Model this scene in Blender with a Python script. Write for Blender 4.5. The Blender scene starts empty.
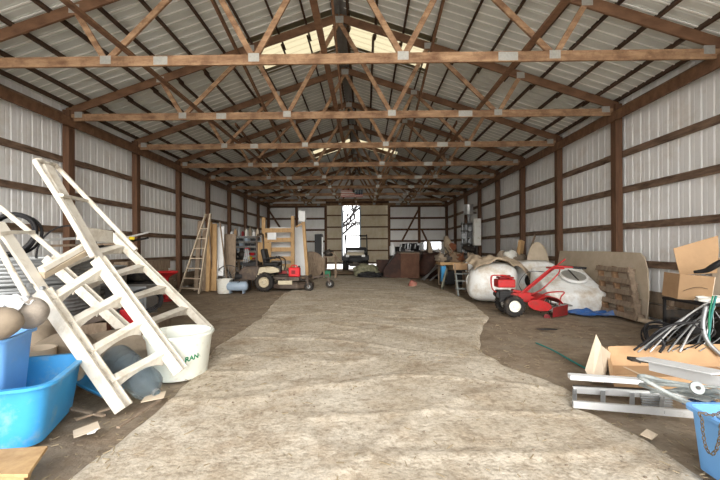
import bpy, bmesh, math, random
from mathutils import Vector, Matrix, noise
PI = math.pi
R = math.radians
rng = random.Random(7)
S = bpy.context.scene
COL = S.collection

# ------------------------------------------------------------------ camera
F, YAW, ROLL, HOFF, CZ = 374.04, -0.01497, 0.00502, 7.6, 1.4
WL, WR, CH, D0, SP = -6.66, 5.54, 4.31, 5.76, 2.44
RX = (WL + WR) / 2
YB = D0 + 8 * SP + .12          # back wall
YF = -1.0                       # front opening behind the camera
cam = bpy.data.cameras.new('camera')
cam.lens = F / 720 * 36; cam.sensor_width = 36; cam.shift_y = HOFF / 720
cam.clip_start = .05; cam.clip_end = 500
co = bpy.data.objects.new('camera', cam); COL.objects.link(co)
co.location = (0, 0, CZ)
co.rotation_euler = (Matrix.Rotation(-YAW, 3, 'Z') @ Matrix.Rotation(PI / 2, 3, 'X') @ Matrix.Rotation(-ROLL, 3, 'Z')).to_euler()
S.camera = co


def ray(px, py):
    u2, v2 = px - 360, 240 - py
    u = u2 * math.cos(ROLL) + v2 * math.sin(ROLL)
    v = -u2 * math.sin(ROLL) + v2 * math.cos(ROLL) + HOFF
    c, s = math.cos(YAW), math.sin(YAW)
    return Vector(((u * c + F * s), (-u * s + F * c), v))


def at(px, py, d):              # the point of the place at distance d into the barn
    r = ray(px, py); return Vector((0, 0, CZ)) + r * (d / r.y)


def G(px, py, z=0.0):           # the point of the floor (or of a level z)
    r = ray(px, py); return Vector((0, 0, CZ)) + r * ((z - CZ) / r.z)


# ------------------------------------------------------------------ materials
def mat(name, col, rough=.75, var=.18, scale=6, bump=.15, metal=0, col2=None, stretch=(1, 1, 1), alpha=None,
        trans=0, dirt=None, dirt_amt=.45, dirt_scale=2.5, bscale=None, spec=.3):
    m = bpy.data.materials.new(name); m.use_nodes = True
    nt = m.node_tree; N = nt.nodes; L = nt.links
    b = N['Principled BSDF']
    b.inputs['Roughness'].default_value = rough; b.inputs['Metallic'].default_value = metal
    b.inputs['Specular IOR Level'].default_value = spec
    tc = N.new('ShaderNodeTexCoord'); mp = N.new('ShaderNodeMapping'); mp.inputs['Scale'].default_value = stretch
    L.new(tc.outputs['Object'], mp.inputs['Vector'])
    ns = N.new('ShaderNodeTexNoise'); ns.inputs['Scale'].default_value = scale; ns.inputs['Detail'].default_value = 6
    ns.inputs['Roughness'].default_value = .65
    L.new(mp.outputs[0], ns.inputs['Vector'])
    rp = N.new('ShaderNodeValToRGB'); rp.color_ramp.elements[0].position = .3; rp.color_ramp.elements[1].position = .7
    c = lin(col); k2 = lin(col2) if col2 else None
    if k2:
        a_, b_ = c, k2
    else:
        a_ = tuple(x * (1 - var) for x in c); b_ = tuple(min(1, x * (1 + var)) for x in c)
    rp.color_ramp.elements[0].color = (*a_, 1); rp.color_ramp.elements[1].color = (*b_, 1)
    L.new(ns.outputs['Fac'], rp.inputs['Fac'])
    out = rp.outputs['Color']
    if dirt:
        n2 = N.new('ShaderNodeTexNoise'); n2.inputs['Scale'].default_value = dirt_scale; n2.inputs['Detail'].default_value = 8
        n2.inputs['Roughness'].default_value = .7
        L.new(tc.outputs['Object'], n2.inputs['Vector'])
        r2 = N.new('ShaderNodeValToRGB'); r2.color_ramp.elements[0].position = 1 - dirt_amt - .12
        r2.color_ramp.elements[1].position = min(1, 1 - dirt_amt + .15)
        L.new(n2.outputs['Fac'], r2.inputs['Fac'])
        mx = N.new('ShaderNodeMix'); mx.data_type = 'RGBA'
        L.new(r2.outputs['Color'], mx.inputs['Factor']); L.new(out, mx.inputs['A'])
        mx.inputs['B'].default_value = (*lin(dirt), 1); out = mx.outputs['Result']
    L.new(out, b.inputs['Base Color'])
    if bump:
        bp = N.new('ShaderNodeBump'); bp.inputs['Strength'].default_value = bump; bp.inputs['Distance'].default_value = .02
        if bscale:
            n3 = N.new('ShaderNodeTexNoise'); n3.inputs['Scale'].default_value = bscale; n3.inputs['Detail'].default_value = 5
            L.new(mp.outputs[0], n3.inputs['Vector']); L.new(n3.outputs['Fac'], bp.inputs['Height'])
        else:
            L.new(ns.outputs['Fac'], bp.inputs['Height'])
        L.new(bp.outputs[0], b.inputs['Normal'])
    if trans:
        b.inputs['Transmission Weight'].default_value = trans
    if alpha is not None:
        b.inputs['Alpha'].default_value = alpha
    return m


def lin(c):
    r = []
    for x in c[:3]:
        x = x / 255
        r.append(x / 12.92 if x <= .04045 else ((x + .055) / 1.055) ** 2.4)
    return tuple(r)


M = {}
M['wood_dark'] = mat('dark_timber', (78, 56, 42), .8, col2=(116, 84, 62), scale=3, stretch=(6, 6, .6), bump=.3)
M['girt'] = mat('stained_girt', (62, 45, 35), .8, col2=(148, 122, 100), scale=2.2, stretch=(6, 1.0, 6), bump=.3)
M['girt_x'] = mat('stained_girt_across', (60, 42, 32), .8, col2=(112, 84, 64), scale=2.2, stretch=(1, 6, 6), bump=.3)
M['truss'] = mat('truss_timber', (116, 84, 60), .75, col2=(178, 144, 110), scale=3.5, stretch=(.8, 4, 4), bump=.2, dirt=(96, 66, 46), dirt_amt=.42, dirt_scale=4)
M['truss_b'] = mat('truss_timber_brown', (88, 61, 43), .75, col2=(134, 100, 74), scale=2.5, stretch=(1, 3, 2), bump=.2)
M['plate'] = mat('gusset_plate', (168, 166, 158), .45, metal=.3, scale=30, var=.15)
M['sheet'] = mat('painted_wall_sheet', (236, 234, 230), .5, scale=1.5, var=.04, bump=0, dirt=(212, 202, 188), dirt_amt=.36, dirt_scale=1.2)
M['roof'] = mat('roof_sheet', (214, 215, 206), .42, scale=2, var=.07, bump=0, metal=0)
M['rib'] = mat('roof_sheet_rib', (250, 248, 240), .4, scale=2, var=.05, bump=0)
M['purlin'] = mat('purlin_timber', (58, 44, 34), .8, col2=(92, 70, 54), scale=3, stretch=(3, .5, 3))
M['new_wood'] = mat('yellow_pine', (166, 130, 88), .7, col2=(198, 164, 118), scale=3, stretch=(4, 4, 1))
M['old_wood'] = mat('grey_weathered_wood', (116, 98, 80), .85, col2=(158, 140, 120), scale=4, stretch=(3, 3, 1), bump=.3)
M['card'] = mat('cardboard', (182, 148, 112), .85, scale=4, var=.08, bump=.05, dirt=(168, 134, 98), dirt_amt=.4)
M['card_l'] = mat('light_cardboard', (206, 188, 164), .85, scale=4, var=.08, bump=.05)
M['white_pl'] = mat('white_plastic', (226, 224, 214), .45, scale=5, var=.04, bump=.03, dirt=(176, 160, 132), dirt_amt=.36, dirt_scale=5)
M['tub'] = mat('white_tub_plastic', (226, 228, 216), .4, scale=5, var=.03, bump=.02, dirt=(196, 184, 160), dirt_amt=.33, dirt_scale=9)
M['ladder'] = mat('cream_plastic', (212, 205, 191), .45, scale=6, var=.04, bump=.05, dirt=(170, 156, 134), dirt_amt=.40, dirt_scale=7)
M['tank'] = mat('white_poly_tank', (232, 232, 228), .4, scale=3, var=.03, bump=.04, dirt=(180, 160, 130), dirt_amt=.43, dirt_scale=2.2)
M['blue'] = mat('blue_tote_plastic', (112, 166, 220), .4, scale=4, var=.06, bump=.03, dirt=(150, 176, 204), dirt_amt=.3, dirt_scale=5)
M['blue_tub'] = mat('bright_blue_plastic', (66, 156, 212), .42, scale=4, var=.06, bump=.05, dirt=(140, 170, 190), dirt_amt=.36, dirt_scale=6)
M['red'] = mat('red_paint', (172, 32, 34), .45, scale=8, var=.15, bump=.03, dirt=(120, 62, 52), dirt_amt=.40, dirt_scale=6)
M['red_pl'] = mat('red_plastic', (206, 36, 44), .45, scale=5, var=.08, bump=.02)
M['maroon'] = mat('dark_red_rusty_steel', (128, 28, 32), .6, scale=6, var=.2, dirt=(96, 44, 36), dirt_amt=.4)
M['black'] = mat('black_plastic', (34, 33, 33), .55, scale=6, var=.2, bump=.05)
M['rubber'] = mat('rubber', (38, 36, 35), .85, scale=10, var=.2, dirt=(84, 74, 62), dirt_amt=.4, dirt_scale=8)
M['hose'] = mat('black_hose', (40, 39, 40), .6, scale=10, var=.2)
M['gsteel'] = mat('galvanised_steel', (150, 152, 152), .45, metal=.6, scale=8, var=.12, bump=.05, dirt=(110, 102, 92), dirt_amt=.35, dirt_scale=3)
M['alu'] = mat('aluminium', (214, 214, 212), .35, metal=.55, scale=8, var=.06, bump=.03, dirt=(160, 152, 140), dirt_amt=.33, dirt_scale=5)
M['dsteel'] = mat('dark_greasy_steel', (64, 60, 56), .55, metal=.4, scale=9, var=.3, dirt=(98, 80, 62), dirt_amt=.4, dirt_scale=7)
M['brown_lt'] = mat('brown_panel', (92, 62, 46), .75, scale=3, var=.2, dirt=(112, 82, 62), dirt_amt=.42)
M['brown_st'] = mat('brown_rusty_sheet', (52, 33, 26), .7, scale=3, var=.25, bump=.1, dirt=(86, 54, 40), dirt_amt=.42)
M['tan_st'] = mat('tan_mower_paint', (188, 176, 150), .5, scale=5, var=.06, dirt=(120, 104, 84), dirt_amt=.36, dirt_scale=6)
M['brown_pl'] = mat('brown_mower_paint', (78, 66, 58), .55, scale=6, var=.15, dirt=(120, 104, 84), dirt_amt=.38, dirt_scale=5)
M['canvas'] = mat('dusty_canvas', (176, 158, 134), .95, scale=7, var=.14, bump=.35, dirt=(118, 102, 84), dirt_amt=.4)
M['canvas2'] = mat('brown_sack_cloth', (142, 128, 110), .95, scale=9, var=.15, bump=.3)
M['bluetarp'] = mat('blue_tarp', (58, 104, 172), .5, scale=12, var=.2, bump=.3, dirt=(150, 150, 140), dirt_amt=.38)
M['white'] = mat('white_board', (232, 232, 230), .5, scale=5, var=.03, bump=.02)
M['ply'] = mat('dusty_plywood', (176, 160, 136), .85, scale=3, var=.1, bump=.1, col2=(200, 184, 162))
M['green'] = mat('green_paint', (34, 120, 84), .5, scale=5, var=.1)
M['print_green'] = mat('green_print', (22, 118, 78), .5, var=.03, bump=0)
M['print_red'] = mat('red_print', (214, 92, 84), .5, var=.05, bump=0)
M['tealhose'] = mat('teal_hose', (40, 116, 110), .5, scale=5, var=.1)
M['greyblue'] = mat('grey_blue_tank_paint', (150, 166, 182), .4, scale=6, var=.06, dirt=(130, 126, 116), dirt_amt=.34)
M['chairgrey'] = mat('grey_weathered_frame', (142, 148, 146), .55, scale=12, var=.15, bump=.1, dirt=(186, 184, 174), dirt_amt=.4, dirt_scale=9)
M['rust'] = mat('rusty_steel', (106, 62, 38), .85, scale=14, var=.3, dirt=(70, 48, 36), dirt_amt=.4, dirt_scale=6)
M['chain'] = mat('chain_steel', (112, 100, 84), .5, metal=.5, scale=20, var=.2)
M['yellow'] = mat('yellow_plastic', (206, 180, 44), .5, scale=5, var=.06)
M['ballgrey'] = mat('dusty_grey_vinyl', (150, 140, 128), .85, scale=8, var=.12, bump=.3, dirt=(178, 166, 150), dirt_amt=.4, dirt_scale=8)
M['mud'] = mat('dried_mud_lump', (122, 104, 84), .95, scale=14, var=.2, bump=.4)


def glassy(name, col, rough=.08, alpha=None):
    m = bpy.data.materials.new(name); m.use_nodes = True
    b = m.node_tree.nodes['Principled BSDF']
    b.inputs['Base Color'].default_value = (*lin(col), 1); b.inputs['Roughness'].default_value = rough
    b.inputs['Transmission Weight'].default_value = .85; b.inputs['IOR'].default_value = 1.15
    if alpha: b.inputs['Alpha'].default_value = alpha
    return m


M['bottle'] = glassy('blue_clear_plastic', (186, 208, 220), .12, .62)
M['pane'] = glassy('window_glass', (235, 240, 245), .02)


def skylight_mat():
    m = bpy.data.materials.new('translucent_fibreglass'); m.use_nodes = True
    N = m.node_tree.nodes; L = m.node_tree.links; N.remove(N['Principled BSDF'])
    t = N.new('ShaderNodeBsdfTranslucent'); t.inputs['Color'].default_value = (*lin((138, 128, 102)), 1)
    d = N.new('ShaderNodeBsdfDiffuse'); d.inputs['Color'].default_value = (*lin((226, 216, 184)), 1)
    x = N.new('ShaderNodeMixShader'); x.inputs[0].default_value = .12
    L.new(t.outputs[0], x.inputs[1]); L.new(d.outputs[0], x.inputs[2]); L.new(x.outputs[0], N['Material Output'].inputs[0])
    return m


M['skylight'] = skylight_mat()


# ------------------------------------------------------------------ mesh building
class MB:
    def __init__(s): s.bm = bmesh.new()

    def hull8(s, c):            # c: 8 corners, bottom four then top four
        v = [s.bm.verts.new(p) for p in c]
        for f in ((3, 2, 1, 0), (4, 5, 6, 7), (0, 1, 5, 4), (1, 2, 6, 5), (2, 3, 7, 6), (3, 0, 4, 7)):
            s.bm.faces.new([v[i] for i in f])
        return s

    def box(s, c, sz, rz=0, rx=0, ry=0, taper=1.0):
        c = Vector(c); hx, hy, hz = sz[0] / 2, sz[1] / 2, sz[2] / 2
        m = Matrix.Rotation(rz, 3, 'Z') @ Matrix.Rotation(ry, 3, 'Y') @ Matrix.Rotation(rx, 3, 'X')
        pts = [(-hx * taper, -hy * taper, -hz), (hx * taper, -hy * taper, -hz), (hx * taper, hy * taper, -hz), (-hx * taper, hy * taper, -hz),
               (-hx, -hy, hz), (hx, -hy, hz), (hx, hy, hz), (-hx, hy, hz)]
        return s.hull8([c + m @ Vector(p) for p in pts])

    def bar(s, a, b, w, t, up=(0, 0, 1)):   # w measured along `up`-ish side vector, t across
        a = Vector(a); b = Vector(b); d = (b - a).normalized(); up = Vector(up)
        x = d.cross(up)
        if x.length < 1e-4: x = d.cross(Vector((1, 0, 0)))
        x.normalize(); z = x.cross(d).normalized()
        x *= t / 2; z *= w / 2
        return s.hull8([a - x - z, a + x - z, b + x - z, b - x - z, a - x + z, a + x + z, b + x + z, b - x + z])

    def rings(s, rs, cap=True, closed=False):
        vs = [[s.bm.verts.new(p) for p in r] for r in rs]
        n = len(vs[0])
        pairs = list(zip(vs[:-1], vs[1:]))
        if closed: pairs.append((vs[-1], vs[0]))
        for A, B in pairs:
            for i in range(n):
                s.bm.faces.new((A[i], A[(i + 1) % n], B[(i + 1) % n], B[i]))
        if cap and not closed:
            s.bm.faces.new(list(reversed(vs[0]))); s.bm.faces.new(vs[-1])
        return s

    def tube(s, pts, r, n=8, closed=False):
        pts = [Vector(p) for p in pts]; m = len(pts)
        rad = r if isinstance(r, (list, tuple)) else [r] * m
        rs = []; prev = None
        for i, p in enumerate(pts):
            a = pts[i - 1] if (i > 0 or closed) else p
            b = pts[(i + 1) % m] if (i < m - 1 or closed) else p
            d = (b - a)
            if d.length < 1e-6: d = Vector((0, 0, 1))
            d.normalize()
            if prev is None:
                x = d.cross(Vector((0, 0, 1)))
                if x.length < .1: x = d.cross(Vector((1, 0, 0)))
            else:
                x = prev - d * prev.dot(d)
                if x.length < 1e-4: x = d.cross(Vector((0, 0, 1)))
            x.normalize(); prev = x; y = d.cross(x)
            rs.append([p + (x * math.cos(2 * PI * k / n) + y * math.sin(2 * PI * k / n)) * rad[i] for k in range(n)])
        return s.rings(rs, cap=not closed, closed=closed)

    def cyl(s, a, b, r, r2=None, n=20):
        return s.tube([a, b], [r, r if r2 is None else r2], n)

    def lathe(s, prof, c=(0, 0, 0), axis=(0, 0, 1), n=28, cap=False):   # prof: (radius, height)
        c = Vector(c); a = Vector(axis).normalized()
        q = Vector((0, 0, 1)).rotation_difference(a)
        rs = [[c + q @ Vector((r * math.cos(2 * PI * k / n), r * math.sin(2 * PI * k / n), h)) for k in range(n)] for r, h in prof]
        return s.rings(rs, cap=cap)

    def prism(s, pts, t):       # closed outline of 3-D points extruded by vector t
        t = Vector(t); A = [s.bm.verts.new(p) for p in pts]; B = [s.bm.verts.new(Vector(p) + t) for p in pts]
        n = len(A)
        s.bm.faces.new(list(reversed(A))); s.bm.faces.new(B)
        for i in range(n): s.bm.faces.new((A[i], A[(i + 1) % n], B[(i + 1) % n], B[i]))
        return s

    def grid(s, f, nu, nv, cu=False):       # f(u,v) -> point
        g = [[s.bm.verts.new(f(i / nu, j / nv)) for j in range(nv + 1)] for i in range(nu + (0 if cu else 1))]
        for i in range(nu):
            for j in range(nv):
                a = g[i]; b = g[(i + 1) % len(g)]
                s.bm.faces.new((a[j], b[j], b[j + 1], a[j + 1]))
        return s

    def blob(s, c, r, seed=0, amp=.15, sub=3, fr=2.0, flat=None):
        c = Vector(c); r = Vector(r) if not isinstance(r, (int, float)) else Vector((r, r, r))
        g = bmesh.ops.create_icosphere(s.bm, subdivisions=sub, radius=1)
        for v in g['verts']:
            d = v.co.copy(); k = 1 + amp * noise.noise(d * fr + Vector((seed * 7.3, seed, -seed)))  * 1.6
            p = Vector((d.x * r.x, d.y * r.y, d.z * r.z)) * k + c
            if flat is not None and p.z < flat: p.z = flat + (p.z - flat) * .05
            v.co = p
        return s

    def build(s, name, m, parent=None, smooth=False, bevel=0, world=True, thick=0, sub=0, kind=None, doubles=False):
        bm = s.bm
        if doubles: bmesh.ops.remove_doubles(bm, verts=bm.verts, dist=1e-4)
        bmesh.ops.recalc_face_normals(bm, faces=bm.faces)
        off = Vector((0, 0, 0))
        if parent is not None:
            if world: off = ORI.get(parent.name, Vector((0, 0, 0)))
        elif world and bm.verts:
            xs = [v.co.x for v in bm.verts]; ys = [v.co.y for v in bm.verts]; zs = [v.co.z for v in bm.verts]
            off = Vector(((min(xs) + max(xs)) / 2, (min(ys) + max(ys)) / 2, min(zs)))
        if off.length:
            for v in bm.verts: v.co -= off
        me = bpy.data.meshes.new(name); bm.to_mesh(me); bm.free()
        me.materials.append(M[m] if isinstance(m, str) else m)
        if smooth:
            for p in me.polygons: p.use_smooth = True
        o = bpy.data.objects.new(name, me); COL.objects.link(o)
        if parent is not None:
            o.parent = parent; ORI[o.name] = off if world else Vector((0, 0, 0))
        else:
            o.location = off; ORI[o.name] = off
        if thick:
            md = o.modifiers.new('thick', 'SOLIDIFY'); md.thickness = thick; md.offset = 0
        if bevel:
            md = o.modifiers.new('bevel', 'BEVEL'); md.width = bevel; md.segments = 2; md.limit_method = 'ANGLE'; md.angle_limit = R(40)
        if sub:
            md = o.modifiers.new('sub', 'SUBSURF'); md.levels = sub; md.render_levels = sub
        if smooth and smooth != 'all':
            try: me.set_sharp_from_angle(angle=R(40))
            except Exception: pass
        if kind: o['kind'] = kind
        return o


ORI = {}


def thing(name, label, cat, loc=(0, 0, 0), rz=0, group=None):
    o = bpy.data.objects.new(name, None); COL.objects.link(o); o.empty_display_size = .1
    o.location = loc; o.rotation_euler = (0, 0, rz); o['label'] = label; o['category'] = cat
    if group: o['group'] = group
    ORI[o.name] = Vector(loc)
    return o


def tag(o, label, cat, group=None, kind=None):
    o['label'] = label; o['category'] = cat
    if group: o['group'] = group
    if kind: o['kind'] = kind
    return o


def label(o, t): o['label'] = t; return o


KIDS = {}


def copy_tree(o, parent=None, loc=None, rz=None, lab=None):
    c = o.copy(); COL.objects.link(c); c.parent = parent
    if loc is not None: c.location = loc; ORI[c.name] = Vector(loc)
    if rz is not None: c.rotation_euler = (0, 0, rz)
    if lab: c['label'] = lab
    for ch in [x for x in bpy.data.objects if x.parent == o]: copy_tree(ch, c)
    return c


def sag(a, b, s, n=14, side=(0, 0, 0)):
    a = Vector(a); b = Vector(b); side = Vector(side)
    return [a.lerp(b, i / n) + (Vector((0, 0, -s)) + side) * math.sin(PI * i / n) for i in range(n + 1)]


def smooth_path(pts, k=6):
    pts = [Vector(p) for p in pts]; out = []
    for i in range(len(pts) - 1):
        p0 = pts[max(i - 1, 0)]; p1 = pts[i]; p2 = pts[i + 1]; p3 = pts[min(i + 2, len(pts) - 1)]
        for j in range(k):
            t = j / k
            out.append(.5 * ((2 * p1) + (p2 - p0) * t + (2 * p0 - 5 * p1 + 4 * p2 - p3) * t * t + (3 * p1 - p0 - 3 * p2 + p3) * t ** 3))
    out.append(pts[-1]); return out


def structure(o): o['kind'] = 'structure'; return o


def text_mesh(txt, size, thick=0, bold=0):
    cu = bpy.data.curves.new('t', 'FONT'); cu.body = txt; cu.size = size; cu.extrude = thick; cu.offset = bold
    cu.align_x = 'LEFT'
    ob = bpy.data.objects.new('t', cu); COL.objects.link(ob)
    dg = bpy.context.evaluated_depsgraph_get(); dg.update()
    me = bpy.data.meshes.new_from_object(ob.evaluated_get(dg))
    bpy.data.objects.remove(ob); bpy.data.curves.remove(cu)
    return me
# ================================================================== THE SHELL
def ground_h(x, y):
    n = noise.noise(Vector((x * .55, y * .55, 3.1))) * .035 + noise.noise(Vector((x * 2.1, y * 2.1, 9))) * .012
    return n


def sheet_edge(y):      # edges of the pale sheet
    L_ = [(-1, -2.2), (1.5, -1.95), (2.22, -1.83), (3.0, -1.8), (3.9, -1.86), (5.1, -2.12), (6.5, -2.1), (7.6, -2.12), (9.5, -2.35), (11.4, -2.5), (14.3, -2.3), (17, -2.2), (18.5, -2.0)]
    R_ = [(-1, 2.6), (1.5, 2.2), (2.24, 2.03), (2.8, 2.03), (3.1, 1.9), (3.3, 1.78), (3.6, 1.95), (3.9, 1.92), (4.4, 1.62), (5.1, 1.55), (6.2, 1.9), (7.6, 2.45), (9.5, 2.7), (11.4, 2.6), (14, 2.3), (17, 1.9), (18.5, 1.6)]
    def ip(T):
        for (a, p), (b, q) in zip(T[:-1], T[1:]):
            if a <= y <= b: return p + (q - p) * (y - a) / (b - a)
        return T[-1][1]
    return ip(L_), ip(R_)


mb = MB()
nx, ny = 96, 180
mb.grid(lambda u, v: Vector((WL - .15 + u * (WR - WL + .3), YF - .2 + v * (YB - YF + .3), -.03 + ground_h(WL + u * (WR - WL), YF + v * (YB - YF)) )), nx, ny)
dirt = mat('packed_dirt', (118, 101, 82), .95, scale=5, col2=(156, 139, 118), bump=.7, dirt=(158, 146, 128), dirt_amt=.4, dirt_scale=1.3, bscale=22)
structure(mb.build('floor', dirt, smooth='all'))
# outside ground, under an overcast sky
mb = MB(); mb.box((0, 12, -.18), (160, 200, .1))
snow = mat('pale_ground', (205, 200, 192), .9, scale=.6, var=.08, bump=.1)
structure(mb.build('ground', snow))

# pale dusty sheet lying over the dirt
mb = MB()
def shf(u, v):
    y = -.9 + v * 19.3
    a, b = sheet_edge(y)
    a += noise.noise(Vector((y * 2.5, 1, 0))) * .06; b += noise.noise(Vector((y * 1.3, 5, 0))) * .08
    x = a + (b - a) * u
    z = .005 + max(0, ground_h(x, y) * .9)
    r = abs(noise.noise(Vector((x * .5 + 4, y * 1.3 + x * .25, 0))))
    r2 = abs(noise.noise(Vector((x * .35 + 9, y * .8 - x * .3, 5))))
    z += .014 * max(0, 1 - r * 9) + .010 * max(0, 1 - r2 * 14) + noise.noise(Vector((x * 6, y * 6, 0))) * .004
    e = min(u, 1 - u) * (b - a)
    z -= .03 * max(0, 1 - e / .05)
    return Vector((x, y, z + .012))
mb.grid(shf, 120, 460)
shm = mat('dusty_pale_fabric', (184, 169, 146), .92, scale=1.1, col2=(218, 208, 190), bump=.5, dirt=(164, 143, 116), dirt_amt=.40, dirt_scale=1.7, bscale=34)
N_ = shm.node_tree.nodes; L_ = shm.node_tree.links
# speckles of grit in the dust
b_ = N_['Principled BSDF']; src = b_.inputs['Base Color'].links[0].from_socket
tc_ = [n for n in N_ if n.type == 'TEX_COORD'][0]
n5 = N_.new('ShaderNodeTexNoise'); n5.inputs['Scale'].default_value = 16; n5.inputs['Detail'].default_value = 8; n5.inputs['Roughness'].default_value = .8
L_.new(tc_.outputs['Object'], n5.inputs['Vector'])
r5 = N_.new('ShaderNodeValToRGB'); r5.color_ramp.elements[0].position = .32; r5.color_ramp.elements[0].color = (*lin((140, 126, 106)), 1)
r5.color_ramp.elements[1].position = .56; r5.color_ramp.elements[1].color = (1, 1, 1, 1)
L_.new(n5.outputs['Fac'], r5.inputs['Fac'])
x5 = N_.new('ShaderNodeMix'); x5.data_type = 'RGBA'; x5.blend_type = 'MULTIPLY'; x5.inputs['Factor'].default_value = .75
L_.new(src, x5.inputs['A']); L_.new(r5.outputs['Color'], x5.inputs['B']); L_.new(x5.outputs['Result'], b_.inputs['Base Color'])
tag(mb.build('ground_sheet', shm, smooth='all'), 'long pale dusty wrinkled sheet covering the middle of the dirt floor', 'ground sheet')


# ribbed metal sheets: profile along one axis
def ribs(a, b, pitch=.2286, h=.02, out=1):
    """(coordinate, offset, is_rib) across the sheet"""
    P = []; t = a
    while t < b:
        P += [(t, 0), (t + pitch * .40, 0), (t + pitch * .44, h * .18), (t + pitch * .48, h * .18), (t + pitch * .52, 0), (t + pitch * .78, 0), (t + pitch * .84, h), (t + pitch * .93, h)]
        t += pitch
    P = [(min(p, b), q * out) for p, q in P if p <= b + .1]
    return P


def wall_sheet(name, axis, pos, a, b, z0, zf, out, m='sheet'):
    P = ribs(a, b, out=out)
    mb = MB(); prev = None
    for t, h in P:
        zt = zf(t) if callable(zf) else zf
        if axis == 'y': p0, p1 = Vector((pos + h, t, z0)), Vector((pos + h, t, zt))
        else: p0, p1 = Vector((t, pos + h, z0)), Vector((t, pos + h, zt))
        v = (mb.bm.verts.new(p0), mb.bm.verts.new(p1))
        if prev: mb.bm.faces.new((prev[0], v[0], v[1], prev[1]))
        prev = v
    return mb.build(name, m, thick=.002)


EAVE = 4.46
APEX = EAVE + (WR - WL) / 2 / 3
def roof_z(x): return APEX - abs(x - RX) / 3
WT = EAVE + .16
wl = structure(wall_sheet('wall_left', 'y', WL - .05, YF, YB, -.12, WT, -1))
wr = structure(wall_sheet('wall_right', 'y', WR + .05, YF, YB, -.12, WT, 1))

# girts, five rows, children of their wall; header board in front of the posts
for wall, x, s in ((wl, WL, 1), (wr, WR, -1)):
    for z in (1.05, 1.83, 2.61, 3.38):
        m_ = MB(); y = YF
        while y < YB:
            y2 = min(y + SP * 2, YB)
            o_ = (rng.random() - .5) * .02
            m_.box((x - s * .005, (y + y2) / 2, z + o_), (.045, y2 - y - .01, .135)); y = y2
        m_.build('girt', 'girt', wall, bevel=.004)
    m_ = MB(); y = YF
    while y < YB - .05:
        y2 = min(y + SP * 2, YB - .05); m_.box((x + s * .19, (y + y2) / 2, 4.19), (.045, y2 - y - .008, .2)); y = y2
    m_.build('header_board', 'truss_b', wall, bevel=.004)
    m_ = MB(); m_.box((x - s * .0, (YF + YB) / 2, 4.36), (.04, YB - YF, .12)); m_.build('eave_board', 'girt', wall)
    m_ = MB(); y = YF
    while y < YB:
        y2 = min(y + SP * 2, YB); m_.box((x + s * .02, (y + y2) / 2, .16), (.05, y2 - y - .01, .26)); m_.box((x + s * .02, (y + y2) / 2 , .42), (.045, y2 - y - .02, .22)); y = y2
    m_.build('skirt_board', 'old_wood', wall, bevel=.005)

# posts
ordn = ['nearest', 'second', 'third', 'fourth', 'fifth', 'sixth', 'seventh', 'eighth', 'ninth']
for side, x in (('left', WL + .085), ('right', WR - .085)):
    proto = None
    for k in range(0, 9):
        y = D0 + k * SP if k < 8 else YB - .1
        if k == 0: y -= .25
        lab = 'dark brown timber post against the %s metal wall, %s from the camera' % (side, ordn[k])
        if k == 8: lab = 'dark brown timber post in the far %s corner of the barn' % side
        if proto is None:
            m_ = MB(); m_.box((x, y, EAVE / 2 - .0), (.15, .17, EAVE + .02)); proto = m_.build('wall_post', 'wood_dark', bevel=.006)
            tag(proto, lab, 'post', 'posts along the %s wall' % side)
        else:
            c = proto.copy(); COL.objects.link(c); c.location = (x, y, proto.location.z); c['label'] = lab

# ---------------------------------------------------------------- roof
def roof_sheet(side):
    mb = MB()
    P = ribs(YF, YB + .1, out=1)
    xe = (WL - .45) if side < 0 else (WR + .45)
    prev = None
    for t, h in P:
        v = (mb.bm.verts.new((RX + side * .09, t, APEX - .03 + .14 + h)), mb.bm.verts.new((xe, t, roof_z(xe) + .14 + h)))
        if prev and not any(a - .02 < (t + prev[2]) / 2 < b + .02 for a, b in SKY):
            mb.bm.faces.new((prev[0], v[0], v[1], prev[1]))
        elif prev:       # below the translucent panel the metal goes on
            xs = RX + side * 2.1
            q0 = mb.bm.verts.new((xs, prev[2], roof_z(xs) + .14 + prev[3])); q1 = mb.bm.verts.new((xs, t, roof_z(xs) + .14 + h))
            mb.bm.faces.new((q0, q1, v[1], prev[1]))
        prev = (v[0], v[1], t, h)
    return mb
SKY = [(8.35, 9.5), (17.8, 19.0)]
ce = structure(roof_sheet(-1).build('ceiling', 'roof', thick=.002))
o = roof_sheet(1).build('roof_slope', 'roof', ce, thick=.002)
for side in (-1, 1):
    for a, b in SKY:
        m_ = MB(); P = ribs(a - .25, b + .28); prev = None
        for t, h in P:
            xs = RX + side * 2.14
            v = (m_.bm.verts.new((RX + side * .08, t, APEX - .03 + .133 + h)), m_.bm.verts.new((xs, t, roof_z(xs) + .133 + h)))
            if prev: m_.bm.faces.new((prev[0], v[0], v[1], prev[1]))
            prev = v
        label(m_.build('skylight_panel', 'skylight', ce), 'translucent cream skylight panel')
# pale rib lines of the roof sheets: raised side seams seen from inside
for side in (-1, 1):
    m_ = MB(); t = YF + .2286 * .66
    while t < YB:
        if not any(a - .1 < t < b + .05 for a, b in SKY):
            xe = WL if side < 0 else WR
            m_.bar((RX + side * .12, t, roof_z(RX + side * .12) + .126), (xe, t, roof_z(xe) + .126), .012, .026)
        t += .2286
    m_.build('sheet_rib', 'rib', ce)
m_ = MB()
m_.prism([(RX - .17, YF, APEX + .07), (RX, YF, APEX + .13), (RX + .17, YF, APEX + .07), (RX, YF, APEX + .15)], (0, YB - YF, 0))
m_.build('ridge_cap', 'gsteel', ce)
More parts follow.
